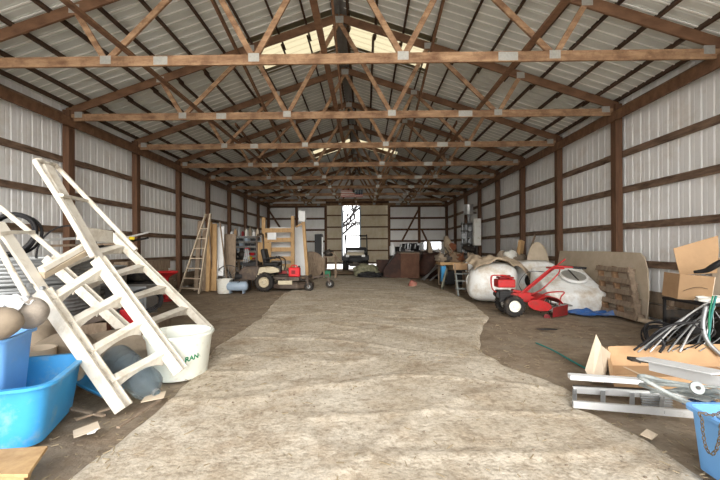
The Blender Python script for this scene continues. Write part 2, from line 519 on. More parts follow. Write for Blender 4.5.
# purlins
dxp = .605
for side in (-1, 1):
    for i in range(11):
        x = RX + side * (.16 + i * dxp)
        if abs(x - RX) > 6.05: x = RX + side * 6.0
        m_ = MB(); y = YF; j = 0
        while y < YB:
            y2 = min(y + SP * 2, YB); ox = .045 * (j % 2)
            m_.box((x + ox, (y + y2) / 2, roof_z(x) + .085), (.04, y2 - y + .12, .088), ry=side * math.atan(1 / 3)); y = y2; j += 1
        m_.build('purlin', 'purlin', ce)

# ---------------------------------------------------------------- trusses
def build_truss():
    T = thing('roof_truss', '', 'roof truss', (RX, 0, 0))
    hw = (WR - WL) / 2 - .16
    zb = CH
    def part(name, mb, m): return mb.build(name, m, T, world=False, bevel=.003)
    part('bottom_chord', MB().box((0, 0, zb), (2 * hw, .042, .155)), 'truss')
    zr = lambda x: EAVE + ((WR - WL) / 2 - abs(x)) / 3 - .045
    for s in (-1, 1):
        part('rafter', MB().bar((s * (hw + .1), 0, zr(hw + .1)), (0, 0, zr(0) - .0), .17, .042, up=(0, 0, 1)), 'truss_b')
        web = [((0, zr(0) - .08), (1.15, zb)), ((1.15, zb), (1.95, zr(1.95))), ((1.95, zr(1.95)), (3.46, zb)), ((3.46, zb), (3.95, zr(3.95)))]
        for a, b in web:
            part('web_member', MB().bar((s * a[0], .001, a[1]), (s * b[0], .001, b[1]), .09, .04, up=(0, 1, 0) if False else (s, 0, 0)), 'truss')
        for (x, z) in ((1.15, zb + .03), (3.46, zb + .02), (3.95, zr(3.95)), (1.95, zr(1.95)), (5.78, zb + .06)):
            part('gusset_plate', MB().box((s * x, 0, z), (.17, .048, .13)), 'plate')
    part('gusset_plate', MB().box((0, 0, zr(0) - .05), (.2, .048, .15)), 'plate')
    part('gusset_plate', MB().box((-2.6, 0, zb), (.22, .048, .13)), 'plate')
    part('gusset_plate', MB().box((2.75, 0, zb), (.30, .048, .13)), 'plate')
    return T
T0 = build_truss()
for k in range(0, 9):
    y = D0 + k * SP if k < 8 else YB - .22
    lab = 'wooden roof truss with metal gusset plates, %s from the camera' % ordn[k]
    if k == 8: lab = 'wooden roof truss set against the far end wall under the gable'
    if k == 0:
        T0.location = (RX, y, 0); T0['label'] = lab; T0['group'] = 'roof trusses'; first = T0
    else: copy_tree(T0, None, (RX, y, 0), 0, lab)
c = copy_tree(T0, None, (RX, D0 - SP, 0), 0, 'wooden roof truss right above the camera, out of the picture at the top')
c['group'] = 'roof trusses'

# lengthwise braces lying on the chords
for x, lab in ((-3.62, 'long narrow lengthwise brace board lying on the truss chords, left of the ridge'), (-.62, 'long narrow lengthwise brace board on the truss chords below the ridge'), (2.46, 'long narrow lengthwise brace board lying on the truss chords, right of the ridge')):
    m_ = MB(); m_.box((x, (2 + YB) / 2, CH + .0975), (.09, YB - 2.5, .04)); tag(m_.build('brace_board', 'truss_b', bevel=.003), lab, 'brace')
# slanting cross braces between webs, ridge to chord
for i, (x0, z0, y0, x1, z1, y1, lab) in enumerate((
        (RX + .06, APEX - .35, D0 - SP, RX + .06, CH + .14, D0 + SP, 'slanting brace under the ridge between the nearest trusses'),
        (-2.4, 5.35, D0, -2.4, CH + .12, D0 + 2 * SP, 'slanting brace left of the ridge behind the nearest truss'),
        (1.25, 5.35, D0, 1.25, CH + .12, D0 + 2 * SP, 'slanting brace right of the ridge behind the nearest truss'),
        (2.6, 4.95, D0 + 2 * SP, 2.6, CH + .13, D0 + 4 * SP, 'slanting brace right of the ridge behind the third truss'),
        (-3.7, 4.95, D0 + 2 * SP, -3.7, CH + .13, D0 + 4 * SP, 'slanting brace left of the ridge behind the third truss'))):
    m_ = MB(); m_.bar((x0, y0, z0), (x1, y1, z1), .085, .038); tag(m_.build('slanting_brace', 'truss_b', bevel=.003), lab, 'brace')

# ---------------------------------------------------------------- back wall with sliding doors
def gz(x): return roof_z(x) + .135
DL, DR = at(326, 230, YB).x, at(389, 230, YB).x
GL, GR = at(343, 230, YB).x, at(359.5, 230, YB).x
DTOP = at(350, 204, YB).z
wxl, wxr = at(423.5, 245, YB).x, at(441.5, 245, YB).x
wz0, wz1 = at(432, 249.5, YB).z, at(432, 241.5, YB).z
wb = structure(wall_sheet('wall_back', 'x', YB, WL - .05, DL, -.1, gz, 1))
def bpart(a, b, z0, z1):
    o = wall_sheet('wall_panel', 'x', YB, a, b, z0, z1, 1); o.parent = wb; o.location = o.location - wb.location; return o
o = bpart(DL, DR, DTOP, gz); bpart(DR, wxl, -.1, gz); bpart(wxl, wxr, -.1, wz0); bpart(wxl, wxr, wz1, gz); bpart(wxr, WR + .05, -.1, gz)
for (a, b) in ((WL, DL), (DR, WR)):
    for z in (.3, 1.05, 1.83, 2.61, 3.38, 4.2):
        if a == DR and z == 1.05: continue
        m_ = MB(); m_.box(((a + b) / 2, YB - .03, z), (b - a, .045, .13)); m_.build('girt', 'girt_x', wb)
for xx in (WL, WR):  # boards added to close the corner gaps where daylight leaked in
    m_ = MB(); m_.box((xx, YB + .02, 2.2), (.2, .06, 4.6)); m_.build('corner_leak_cover', 'girt_x', wb)
m_ = MB(); m_.box(((DL + DR) / 2, YB - .06, DTOP + .1), (DR - DL, .06, .22)); m_.build('door_header', 'girt_x', wb)
for px, lab in ((297, 'timber post in the far wall left of the sliding doors'), (326, 'timber post at the left side of the sliding doors'), (389, 'timber post at the right side of the sliding doors'), (419, 'timber post in the far wall right of the sliding doors')):
    x = at(px, 230, YB).x; m_ = MB(); m_.box((x, YB - .12, 2.15), (.17, .14, 4.3)); tag(m_.build('wall_post', 'wood_dark', bevel=.005), lab, 'post', 'posts of the far wall')
for a, b, lab in (((268, 209), (283, 232), 'diagonal timber brace in the far left corner of the end wall'), ((420, 207), (402, 241), 'long diagonal timber brace on the end wall right of the doors'), ((422, 230), (430, 247), 'short diagonal timber brace beside the small window of the end wall')):
    m_ = MB(); m_.bar(at(*a, YB - .24), at(*b, YB - .24), .12, .045, up=(0, 1, 0)); m_.bar(at(*a, YB - .24), at(*b, YB - .24), .12, .045, up=(1, 0, 0)); tag(m_.build('diagonal_brace', 'wood_dark'), lab, 'brace')
# sliding doors, a gap between them
dm = mat('door_sheet', (200, 192, 176), .55, scale=1.5, var=.06, bump=0, dirt=(172, 156, 128), dirt_amt=.42, dirt_scale=1.1)
_N = dm.node_tree.nodes; _L = dm.node_tree.links; _t = _N.new('ShaderNodeBsdfTranslucent'); _t.inputs['Color'].default_value = (*lin((158, 148, 126)), 1)
_x = _N.new('ShaderNodeMixShader'); _x.inputs[0].default_value = .35
_L.new(_N['Principled BSDF'].outputs[0], _x.inputs[1]); _L.new(_t.outputs[0], _x.inputs[2]); _L.new(_x.outputs[0], _N['Material Output'].inputs[0])
for i, (a, b) in enumerate(((DL, GL), (GR, DR))):
    o = structure(wall_sheet('door_%d' % (i + 1), 'x', YB + .1, a, b, .28, DTOP + .1, 1, dm))
    m_ = MB()
    for z in (.36, 1.2, 2.0, 2.8, 3.6): m_.box(((a + b) / 2, YB + .06, z), (b - a, .04, .09))
    m_.build('door_rail', 'girt_x', o)
    m_ = MB(); e = GL if i == 0 else GR; s = -1 if i == 0 else 1
    m_.box((e + s * .05, YB + .06, DTOP / 2 + .14), (.1, .06, DTOP - .28)); m_.build('door_stile', 'greyblue', o)
m_ = MB()
w_ = .04
m_.box(((wxl + wxr) / 2, YB - .02, wz0), (wxr - wxl, .08, w_)); m_.box(((wxl + wxr) / 2, YB - .02, wz1), (wxr - wxl, .08, w_))
for x in (wxl, wxl + (wxr - wxl) * .3, wxr): m_.box((x, YB - .02, (wz0 + wz1) / 2), (w_ * (2 if x not in (wxl, wxr) else 1), .08, wz1 - wz0))
wi = structure(m_.build('window_1', 'girt_x'))
m_ = MB(); m_.box(((wxl + wxr) / 2, YB, (wz0 + wz1) / 2), (wxr - wxl, .006, wz1 - wz0)); m_.build('pane', 'pane', wi)

# bare tree outside, seen through the gap
def tree(base, h, seed, lab):
    r = random.Random(seed); mb = MB()
    def br(p, d, l, rad, lev):
        pts = [p]; q = p.copy(); dd = d.copy()
        for i in range(4):
            dd = (dd + Vector((r.uniform(-.25, .25), r.uniform(-.25, .25), r.uniform(-.1, .2)))).normalized()
            q = q + dd * l / 4; pts.append(q.copy())
        mb.tube(pts, [rad * (1 - .12 * i) for i in range(5)], 6)
        if lev < 5:
            for j in range(3 if lev < 3 else 2):
                k = r.randint(2, 4)
                nd = (dd + Vector((r.uniform(-1, 1), r.uniform(-1, 1), r.uniform(-.5, .6)))).normalized()
                br(pts[k], nd, l * r.uniform(.55, .8), rad * .6, lev + 1)
    br(Vector(base), Vector((.15, 0, 1)), h, .3, 0)
    tag(mb.build('bare_tree', mat('bark', (26, 24, 23), .9)), lab, 'tree')
tree((-4.2, 41, -.1), 4.6, 5, 'bare leafless tree outside, its branches seen through the door gap')
# ================================================================== LEFT SIDE, NEAR
def P3(px, py, d): return at(px, py, d)

# ---- white lick tub
tc_ = Vector((P3(180, 360, 4.15).x, 4.15, 0))
tub = thing('feed_tub', 'round white plastic feed tub with green lettering at the foot of the ladders', 'tub', tc_)
H, r0, r1 = .47, .285, .345
MB().lathe([(0, 0), (r0 - .01, 0), (r0, .012), (r1 - .012, H - .06), (r1 - .006, H - .05), (r1 - .004, H), (r1 - .014, H + .004), (r1 - .022, H - .01), (r0 - .012, .02), (0, .018)], n=56).build('body', 'tub', tub, smooth=True, world=False)
MB().lathe([(r1 - .024, H - .012), (r1 + .012, H - .022), (r1 + .016, H - .002), (r1 + .006, H + .01), (r1 - .02, H + .01), (r1 - .024, H - .012)], n=56).build('rim', 'tub', tub, smooth=True, world=False)
def wrap(me, ang0, z0, name, mt, slant=.0):
    for v in me.vertices:
        x, y, z = v.co
        zz = z0 + y
        rr = r0 + (r1 - .012 - r0) * zz / (H - .05) + .0025 + z
        a = ang0 + x / rr
        v.co = (rr * math.cos(a), rr * math.sin(a), zz + x * slant)
    o = bpy.data.objects.new(name, me); COL.objects.link(o); o.parent = tub
    me.materials.clear(); me.materials.append(M[mt]); return o
def outline_text(txt, size, bold=0): return text_mesh(txt, size, 0, bold)
# viewer is towards -y and +x: angle of the face turned to the camera about -65 deg
wrap(outline_text('RANGELAND', .072, .003), R(-55), .205, 'lettering', 'print_green', .14)
mb = MB()
for i in range(4):
    for j in range(4):
        if (i + j) % 2 == 0:
            x, y = -.085 + i * .016, .0 + j * .016
            mb.bm.faces.new([mb.bm.verts.new(p) for p in ((x, y, 0), (x + .013, y, 0), (x + .013, y + .013, 0), (x, y + .013, 0))])
me = bpy.data.meshes.new('logo'); mb.bm.to_mesh(me); mb.bm.free(); wrap(me, R(-55), .20, 'checker_logo', 'print_red')

# ---- the two pool ladders
def stringer(mb, pts, w, t):
    for a, b in zip(pts[:-1], pts[1:]): mb.bar(a, b, t, w, up=(.8, 0, .6))
def tread(mb, a, b, w=.10):
    a = Vector(a); b = Vector(b); n = Vector((.25, 0, .97)); s = Vector((.97, 0, -.25))
    d = b - a
    # arched front web and a flat top
    mb.bar(a, b, .022, w, up=n)
    k = 10
    top = [a + d * (i / k) - n * .01 + s * (w / 2 - .01) for i in range(k + 1)]
    bot = [a + d * (i / k) - n * (.048 + .09 * (abs(2 * i / k - 1) ** 2.2)) + s * (w / 2 - .01) for i in range(k + 1)]
    for off in (0, -(w - .035)):
        for i in range(k):
            q = [top[i], top[i + 1], bot[i + 1], bot[i]]
            q = [p + s * off for p in q]
            mb.prism(q, s * -.016)
def line(a, b, t): return Vector(a).lerp(Vector(b), t)
ya, yb = 3.2, 3.74
A0, A1, A2 = P3(124, 411, ya), P3(42, 291, ya), P3(-4, 222, ya)
B0, B1, B2 = P3(181, 371, yb - .05), P3(98, 259, yb), P3(46, 165, yb)
A0.z = .02
L1 = thing('pool_ladder', 'big cream plastic pool ladder with handrails leaning left, nearest to the camera', 'ladder', (A0.x, (ya + yb) / 2, 0), group=None)
for a, b, c, lab in ((A0, A1, A2, 'a'), (B0, B1, B2, 'b')):
    mb = MB(); dirv = Vector((.8, 0, .6))
    for off in (-.045, .045): mb.bar(a + Vector((0, off, 0)), b + Vector((0, off, 0)), .11, .018, up=dirv)
    mb.bar(a, b, .02, .10, up=dirv)
    mb.bar(b + Vector((0, .015, 0)) - (b - a).normalized() * .08, c + Vector((0, .015, 0)), .028, .11, up=dirv)
    mb.build('stringer', 'ladder', L1, bevel=.004)
for ta, t in ((.22, .18), (.47, .45), (.71, .69), (.92, .94)):
    a = line(A0, A1, ta); b = line(B0, B1, t)
    mb = MB(); tread(mb, a + (b - a) * .05, b - (b - a) * .04, .085); mb.build('tread', 'ladder', L1, bevel=.004)
# landing board
mb = MB(); mb.bar(P3(41, 270, ya + .05), P3(88, 244, yb), .05, .06); mb.build('landing', 'ladder', L1, bevel=.005)
mb = MB(); mb.bar(P3(42, 275.5, ya + .07), P3(89, 250, yb), .06, .05, up=(.35, 0, .93)); mb.build('landing_underside', 'ply', L1)
# handrails
def rail(pts, r=.024):
    mb = MB(); mb.tube(smooth_path(pts, 5), r, 12); return mb.build('handrail', 'ladder', L1, smooth=True)
y1, y2 = 3.62, 4.2
rail([P3(93, 257, y1), P3(62, 204, y1), P3(38, 166, y1), P3(36, 161.5, y1 + .04), P3(40, 160.5, y1 + .1), P3(47, 164, y1 + .2)], .026)
rail([P3(136, 250, y2), P3(100, 212, y2), P3(62, 172, y2), P3(57, 167, y2 - .03), P3(52, 164.5, y2 - .1), P3(47, 164, y1 + .2)], .026)
rail([P3(60, 257, 3.6), P3(30, 232, 3.6), P3(-4, 204, 3.6)])
rail([P3(27, 297, 3.05), P3(12, 271, 3.05), P3(-6, 238, 3.05)])
mb = MB(); mb.bar(P3(60, 195, y1), P3(87, 201, y2), .03, .06); mb.build('crossbar', 'ladder', L1, bevel=.004)
mb = MB(); mb.bar(P3(-4, 233, 3.1), P3(32, 232, 3.6), .03, .06); mb.build('crossbar', 'ladder', L1, bevel=.004)
mb = MB(); mb.bar(P3(78, 233, 3.74), P3(112, 237, 4.3), .14, .03); mb.build('crossbar', 'ladder', L1, bevel=.004)
for px, py in ((31, 285), (44, 288)):
    q = P3(px, py, ya - .06); MB().tube([q, q + Vector((0, -.03, 0))], .018, 8).build('bolt', 'gsteel', L1)
# rear ladder
yc, yd = 5.5, 4.62
C0, C1 = P3(206, 326, 6.3), P3(112, 234, 6.2)
Dd0, Dd1 = P3(152, 353, 4.85), P3(48, 258, 4.85)
L2 = thing('pool_ladder', 'second cream plastic pool ladder leaning parallel behind the nearest one, above the white tub', 'ladder', (C0.x, 5.1, 0))
for a, b in ((C0, C1), (Dd0, Dd1)):
    u = (b - a).normalized(); a = a - u * (a.z / u.z) + u * .02
    mb = MB()
    for off in (-.05, .05): mb.bar(a + Vector((0, off, 0)), b + Vector((0, off, 0)), .12, .018, up=(.8, 0, .6))
    mb.bar(a, b, .02, .11, up=(.8, 0, .6)); mb.build('stringer', 'ladder', L2, bevel=.004)
for ta, t in ((.24, .21), (.48, .44), (.71, .67), (.93, .88)):
    mb = MB(); tread(mb, line(Dd0, Dd1, ta), line(C0, C1, t), .12); mb.build('tread', 'ladder', L2, bevel=.004)

# ---- water bottle
def bottle(lab, neck, tail, rad):
    a = Vector(tail); b = Vector(neck); l = (b - a).length
    t = thing('water_bottle', lab, 'bottle', (a.x, a.y, 0))
    pr = [(0, 0), (rad * .8, .0), (rad * .97, .03), (rad, .07)]
    z = .07
    for i in range(3):
        pr += [(rad, z + .02), (rad * .95, z + .035), (rad * .95, z + .05), (rad, z + .065)]; z += .07
    pr += [(rad, l - .16), (rad * .93, l - .115), (rad * .62, l - .075), (.036, l - .055), (.028, l - .045), (.028, l), (.0, l)]
    MB().lathe(pr, c=a, axis=b - a, n=40).build('body', 'bottle', t, smooth=True)
    MB().lathe([(.033, l - .03), (.036, l - .025), (.036, l - .002), (.03, l)], c=a, axis=b - a, n=24).build('neck_ring', 'gsteel', t, smooth=True)
bottle('large blue-tinted clear water jug lying under the ladder with its neck to the white tub', P3(157, 393, 3.42) , P3(114, 356, 3.72), .142)

# ---- blue tray, blue tub, tote
mb = MB(); q = G(98, 401)
bt = thing('blue_tray', 'flat blue plastic tray lying under the foot of the near ladder', 'tray', (q.x, q.y, 0))
a, b, c, d = P3(70, 388, 3.5), P3(112, 411, 3.2), P3(124, 402, 3.45), P3(84, 374, 3.85)
mb = MB()
f = lambda u, v: (a.lerp(b, u)).lerp(d.lerp(c, u), v)
def trf(u, v):
    p = f(u, v); e = min(min(u, 1 - u) * 6, min(v, 1 - v) * 5, 1); p.z = .10 + (1 - e) * .06 - u * .06; return p
mb.grid(trf, 20, 14); mb.build('tray_shell', 'blue_tub', bt, smooth='all', thick=.008)

def open_box(name, mt, parent, c, bx, by, tx, ty, h, z0, rz, rim=.03, bev=.02, wall=.008, n=6):
    """tapered open container with rounded corners and a flared rim"""
    def ringpts(hx, hy, z, rc):
        pts = []
        for sx, sy, a0 in ((1, 1, 0), (-1, 1, 90), (-1, -1, 180), (1, -1, 270)):
            for i in range(n + 1):
                an = R(a0 + 90 * i / n); pts.append((sx * (hx - rc) + rc * math.cos(an), sy * (hy - rc) + rc * math.sin(an), z))
        q = Matrix.Rotation(rz, 3, 'Z')
        return [Vector(c) + q @ Vector(p) for p in pts]
    rc = bev * 4
    mb = MB()
    mb.rings([ringpts(bx, by, z0, rc * .8), ringpts(tx, ty, z0 + h, rc), ringpts(tx + rim, ty + rim, z0 + h, rc + rim), ringpts(tx + rim, ty + rim, z0 + h - .02, rc + rim),
              ringpts(tx + rim * .8, ty + rim * .8, z0 + h - .02, rc + rim), ringpts(tx + rim * .8, ty + rim * .8, z0 + h - .008, rc + rim), ringpts(tx - wall + .002, ty - wall + .002, z0 + h - .008, rc - wall), ringpts(bx - wall, by - wall, z0 + wall, rc * .8 - wall)], cap=True)
    return mb.build(name, mt, parent, smooth=True)
# tub: long flared blue mortar tub, its right end towards the floor sheet
tb = thing('mortar_tub', 'large bright blue flared plastic tub on the floor at the left edge of the picture', 'tub', (-2.75, 2.75, 0))
open_box('tub_shell', 'blue_tub', tb, (-2.96, 2.74, 0), .55, .37, .61, .43, .44, .015, R(22), rim=.045, bev=.03)
for i in (-1, 0, 1):
    q = Vector((-2.96, 2.74, 0)) + Matrix.Rotation(R(22), 3, 'Z') @ Vector((i * .3, -.38, 0))
    MB().bar(q + Vector((0, .05, .05)), q + Vector((.02, -.035, .40)), .03, .02).build('stiffening_rib', 'blue_tub', tb)
# tote standing in it
tt = thing('storage_tote', 'tall light blue storage tote standing inside the bright blue tub', 'tote', (-2.92, 2.75, .04))
open_box('tote_shell', 'blue', tt, (-2.98, 2.74, 0), .28, .18, .33, .24, .72, .035, R(20), rim=.03, bev=.018)

# things heaped on top of the tote
def ball(lab, c, r, mt, seed, flat=1, cat='ball'):
    t = thing('dusty_ball', lab, cat, c)
    MB().blob(c, (r, r, r * flat), seed, .05, 4, 1.2).build('ball_skin', mt, t, smooth='all'); return t
b1 = ball('round dusty grey ball with a red streak on top of the light blue tote', P3(30, 313, 2.85), .125, 'ballgrey', 2, .95)
q = P3(30, 313, 2.85)
MB().tube(smooth_path([q + Vector((-.055, -.105, .02)), q + Vector((-.05, -.12, -.03)), q + Vector((-.0, -.125, -.05)), q + Vector((.05, -.112, -.02))], 4), .008, 6).build('red_streak', 'red_pl', b1, smooth=True)
b2 = ball('brown dusty ball on the light blue tote at the very left edge', P3(0, 323, 2.6), .13, 'canvas2', 5, .9)
# crumpled rag
def cloth(lab, name, cat, mt, f, nu=30, nv=20, thick=.006, part=None):
    mb = MB(); mb.grid(f, nu, nv); o = mb.build(name, mt, smooth='all', thick=thick); return tag(o, lab, cat)
q = P3(7, 302, 2.72)
cloth('white crumpled plastic bag with red print between the balls on the tote', 'plastic_bag', 'bag', 'white',
      lambda u, v: q + Vector(((u - .5) * .24, (v - .5) * .2 + .05, .035 - .10 * ((u - .5) ** 2 + (v - .5) ** 2) * 2 + noise.noise(Vector((u * 5, v * 5, 1))) * .05)), 26, 20)
# bucket edge behind tote
q = G(38, 356)
t = thing('beige_bucket', 'beige bucket partly hidden behind the light blue tote', 'bucket', (-2.78, 3.32, 0))
MB().lathe([(0, 0), (.13, 0), (.15, .44), (.155, .46), (.14, .46), (.125, .02), (0, .02)], c=(-3.12, 3.5, 0), n=30).build('body', 'card_l', t, smooth=True)

# board at the very corner
a, b, c, d = P3(-14, 492, 2.05), P3(28, 492, 2.05), P3(48, 454.5, 2.35), P3(-14, 464, 2.3)
for v in (a, b, c, d): v.z = .13
mb = MB(); mb.prism([a, b, c, d], (0, 0, .02)); mb.prism([a + Vector((.02, .02, -.11)), b + Vector((-.04, .02, -.11)), c + Vector((-.06, -.04, -.11)), d + Vector((0, -.03, -.11))], (0, 0, .11))
tag(mb.build('pale_board', 'new_wood', bevel=.003), 'pale wooden board on a block in the bottom left corner of the picture', 'board')

# tan sacks and tarps beneath and behind the ladders
def sack(lab, c, r, seed, mt='canvas2', amp=.12, rz=0, flat=.0, name='feed_sack', cat='sack'):
    mb = MB(); mb.blob((0, 0, 0), r, seed, amp, 4, 1.6)
    q = Matrix.Rotation(rz, 3, 'Z')
    for v in mb.bm.verts:
        d = v.co.copy()
        v.co = q @ v.co + Vector(c); v.co.z += noise.noise(d * 9) * .012
        if v.co.z < flat: v.co.z = flat + (v.co.z - flat) * .05
    return tag(mb.build(name, mt, smooth='all'), lab, cat)
sack('long greige canvas bundle lying behind the blue water jug', P3(122, 340, 4.3) + Vector((0, 0, -.08)), (.55, .3, .20), 3, 'canvas2', rz=R(15), name='canvas_bundle', cat='bundle')
sack('brown sack slumped between the near ladder and the blue tub', P3(66, 352, 3.9), (.36, .26, .2), 8, 'canvas2', rz=R(-20))
sack('dusty sack lying against the left wall behind the tote', P3(18, 345, 4.1), (.42, .28, .3), 11, 'canvas2', rz=R(10))
sack('crumpled tan paper sack on the floor beside the blue tray', P3(62, 372, 3.55), (.24, .16, .09), 13, 'card_l', amp=.2)
# junk: box frame & red crate behind
q = P3(96, 318, 5.0)
t = thing('red_box', 'flat red metal toolbox lying behind the near ladder', 'toolbox', (q.x, q.y, 0))
MB().box((q.x, q.y, q.z), (.42, .2, .10), rz=R(18), ry=R(-12)).build('body', 'brown_pl', t, bevel=.01)
MB().box((q.x - .01, q.y, q.z + .06), (.36, .16, .02), rz=R(18), ry=R(-12)).build('lid', 'red', t, bevel=.005)
MB().box((q.x, q.y, (q.z - .05) / 2), (.3, .18, q.z - .06), rz=R(18)).build('stand', 'old_wood', t)
# corner of a red crate
q = P3(128, 310, 5.3)
tag(MB().box((q.x, q.y, q.z / 2), (.18, .3, q.z + .06), rz=R(30)).build('red_crate', 'red_pl', bevel=.01), 'small red plastic crate seen between the treads of the rear ladder', 'crate')

# stack of corrugated round stock tanks at the left wall
def stock_tank(lab, c, r, h, rz=0):
    pr = [(0, 0)]; z = 0
    while z < h:
        pr += [(r, z), (r + .012, z + .02), (r, z + .04)]; z += .05
    pr += [(r + .02, h), (r + .02, h + .02), (r, h + .02), (r - .012, h), (r - .012, .03), (0, .03)]
    mb = MB(); mb.lathe(pr, c=c, n=48)
    return tag(mb.build('stock_tank', 'gsteel', smooth=True), lab, 'stock tank')
stock_tank('galvanised ribbed stock tank against the left wall, lowest of its stack', (-5.15, 5.35, .0), 1.08, .5)
stock_tank('galvanised ribbed stock tank nested on the lowest one at the left wall', (-5.1, 5.3, .53), 1.05, .36)
stock_tank('galvanised ribbed stock tank, topmost of the stack under the hose coils', (-5.15, 5.4, .92), 1.02, .34)
stock_tank('galvanised stock tank standing farther along the left wall behind the ladders', (-5.72, 7.6, 0), .72, .56)
stock_tank('galvanised stock tank stacked upside on the farther one along the left wall', (-5.72, 7.6, .6), .68, .42)
# hose coils
def coil(lab, c, r, rad, turns, nrm, seed, mt='hose'):
    rr = random.Random(seed); q = Vector((0, 0, 1)).rotation_difference(Vector(nrm).normalized()); pts = []
    for i in range(turns * 26):
        a = 2 * PI * i / 26; k = r * (1 + .10 * math.sin(i * .21 + seed)); pts.append(Vector(c) + q @ Vector((k * math.cos(a), k * math.sin(a), rad * 2.0 * math.sin(i * .13 + seed) + rad * i / 26 * 1.3)))
    return tag(MB().tube(pts, rad, 7).build('hose_coil', mt, smooth='all'), lab, 'hose')
coil('coil of black hose standing on the stock tanks at the left wall', (-4.95, 5.2, 1.58), .30, .018, 7, (.3, -.9, .35), 1)
coil('wide loop of thin black hose behind the ladder top at the left wall', (-4.9, 6.1, 1.35), .48, .012, 2, (.1, -1, .1), 4)
coil('tangled coil of black cable seen through the rear ladder treads', (-3.62, 6.05, .50), .26, .014, 6, (.2, -.6, .8), 6)
coil('second coil of black cable low beside the rear ladder', (-3.75, 5.6, .32), .26, .014, 6, (.5, -.5, .7), 9)
# support under cables
tag(MB().box((-3.6, 5.95, .16), (.7, .6, .32), rz=R(12)).build('wooden_crate', 'old_wood', bevel=.01), 'low weathered crate under the tangled black cables behind the ladders', 'crate')
# grey panels and white pipes lying across the tanks
for i, (p, q, d, mt, nm, lab, cat) in enumerate((
    ((46, 240), (98, 237), 5.9, 'alu', 'metal_channel', 'pale metal channel lying across the stock tanks', 'channel'),
    ((44, 246), (118, 244), 6.2, 'old_wood', 'wooden_plank', 'brown plank lying across the stock tanks under the channel', 'plank'))):
    a, b = P3(*p, d), P3(*q, d + .8); tag(MB().bar(a, b, .04, .12).build(nm, mt, bevel=.003), lab, cat)
for i, (p, q, lab, mt) in enumerate((((70, 252), (148, 232.5), 'white plastic pipe slanting over the tanks, topmost of the pipes', 'white'), ((80, 250), (148, 238), 'dark thin pipe just below the white pipe over the tanks', 'hose'))):
    a, b = P3(*p, 6.2), P3(*q, 8.3); tag(MB().tube([a, b], .022, 10).build('pipe', mt, smooth=True), lab, 'pipe')
a = P3(129, 238, 7.6); tag(MB().tube([a, a + Vector((.07, .06, -.01))], .035, 10).build('yellow_cap', 'yellow', smooth=True), 'small yellow plastic fitting on the pipes above the rear ladder', 'fitting')
# grey sheets (bins) under ladder
t = thing('metal_cabinet', 'grey metal cabinet lying on its side behind the ladder treads', 'cabinet', (-4.35, 6.9, 0))
MB().box((-4.35, 6.9, .36), (.7, .5, .72), rz=R(8)).build('body', 'gsteel', t, bevel=.01)
cd_ = MB().box((-4.31, 6.64, .36), (.6, .02, .6), rz=R(8)).build('door', 'gsteel', t, bevel=.004)
MB().box((-4.08, 6.655, .40), (.03, .03, .12), rz=R(8)).build('handle', 'dsteel', cd_)

# ================================================================== LEFT WALL, MIDDLE
# long timbers piled along the wall
for i, (y, z, x, lab) in enumerate(((10.4, .14, -5.9, 'thick weathered timber along the left wall, lowest of the pile'), (10.5, .42, -5.95, 'thick weathered timber along the left wall, second from the floor'), (10.3, .70, -5.93, 'thick weathered timber along the left wall, third from the floor'), (10.6, .95, -5.96, 'thick weathered timber along the left wall, topmost of the pile'))):
    m_ = MB(); m_.box((x, y - .3 - .1 * i, z), (.5 - i * .05, 2.0, .26)); tag(m_.build('old_timber', 'old_wood', bevel=.02), lab, 'timber', 'timber pile at the left wall')
def tyre(c, r, w, nrm, parent=None, name='tire', tread=True, n=40):
    pr = [(r * .58, -w * .38), (r * .66, -w * .46), (r * .84, -w * .5), (r * .96, -w * .42), (r, -w * .3), (r * 1.005, 0), (r, w * .3), (r * .96, w * .42), (r * .84, w * .5), (r * .66, w * .46), (r * .58, w * .38)]
    mb = MB(); mb.lathe(pr, c=c, axis=nrm, n=n)
    if tread:
        q = Vector((0, 0, 1)).rotation_difference(Vector(nrm).normalized())
        for k in range(20):
            a = 2 * PI * k / 20
            for s in (-1, 1):
                ctr = Vector(c) + q @ Vector((r * 1.0 * math.cos(a + s * .07), r * math.sin(a + s * .07), s * w * .22))
                tx = q @ Vector((-math.sin(a), math.cos(a), s * .5)); ax = q @ Vector((math.cos(a), math.sin(a), 0))
                side = tx.cross(ax).normalized()
                mb.bar(ctr - side * w * .2, ctr + side * w * .2, .03 * r / .3, .03 * r / .3, up=ax)
    return mb.build(name, 'rubber', parent, smooth=True)
for i, (z, lab) in enumerate(((.1, 'black tire lying flat at the left wall, bottom of its stack'), (.31, 'black tire lying flat at the left wall, middle of its stack'), (.52, 'black tire lying flat at the left wall, second from the top of its stack'), (.73, 'black tire lying flat at the left wall, topmost of its stack'))):
    tag(tyre((-5.5 + .03 * i, 9.0, z), .33, .2, (0, 0, 1), tread=False), lab, 'tire', 'stack of old tires')
# red pedestal funnel
q = P3(166, 290, 9.9)
t = thing('red_hopper', 'red metal funnel hopper on a narrow stand beside the left timber pile', 'hopper', (q.x, q.y, 0))
c0 = Vector((q.x, q.y, 0))
MB().lathe([(.0, .0), (.16, .0), (.15, .03), (.07, .06), (.08, .62), (.10, .66), (.0, .66)], c=c0, n=20).build('stand', 'red', t, smooth=True)
MB().lathe([(.05, .60), (.12, .66), (.33, .76), (.335, .80), (.30, .79), (.10, .68), (.0, .67)], c=c0, n=4).build('funnel', 'red', t)

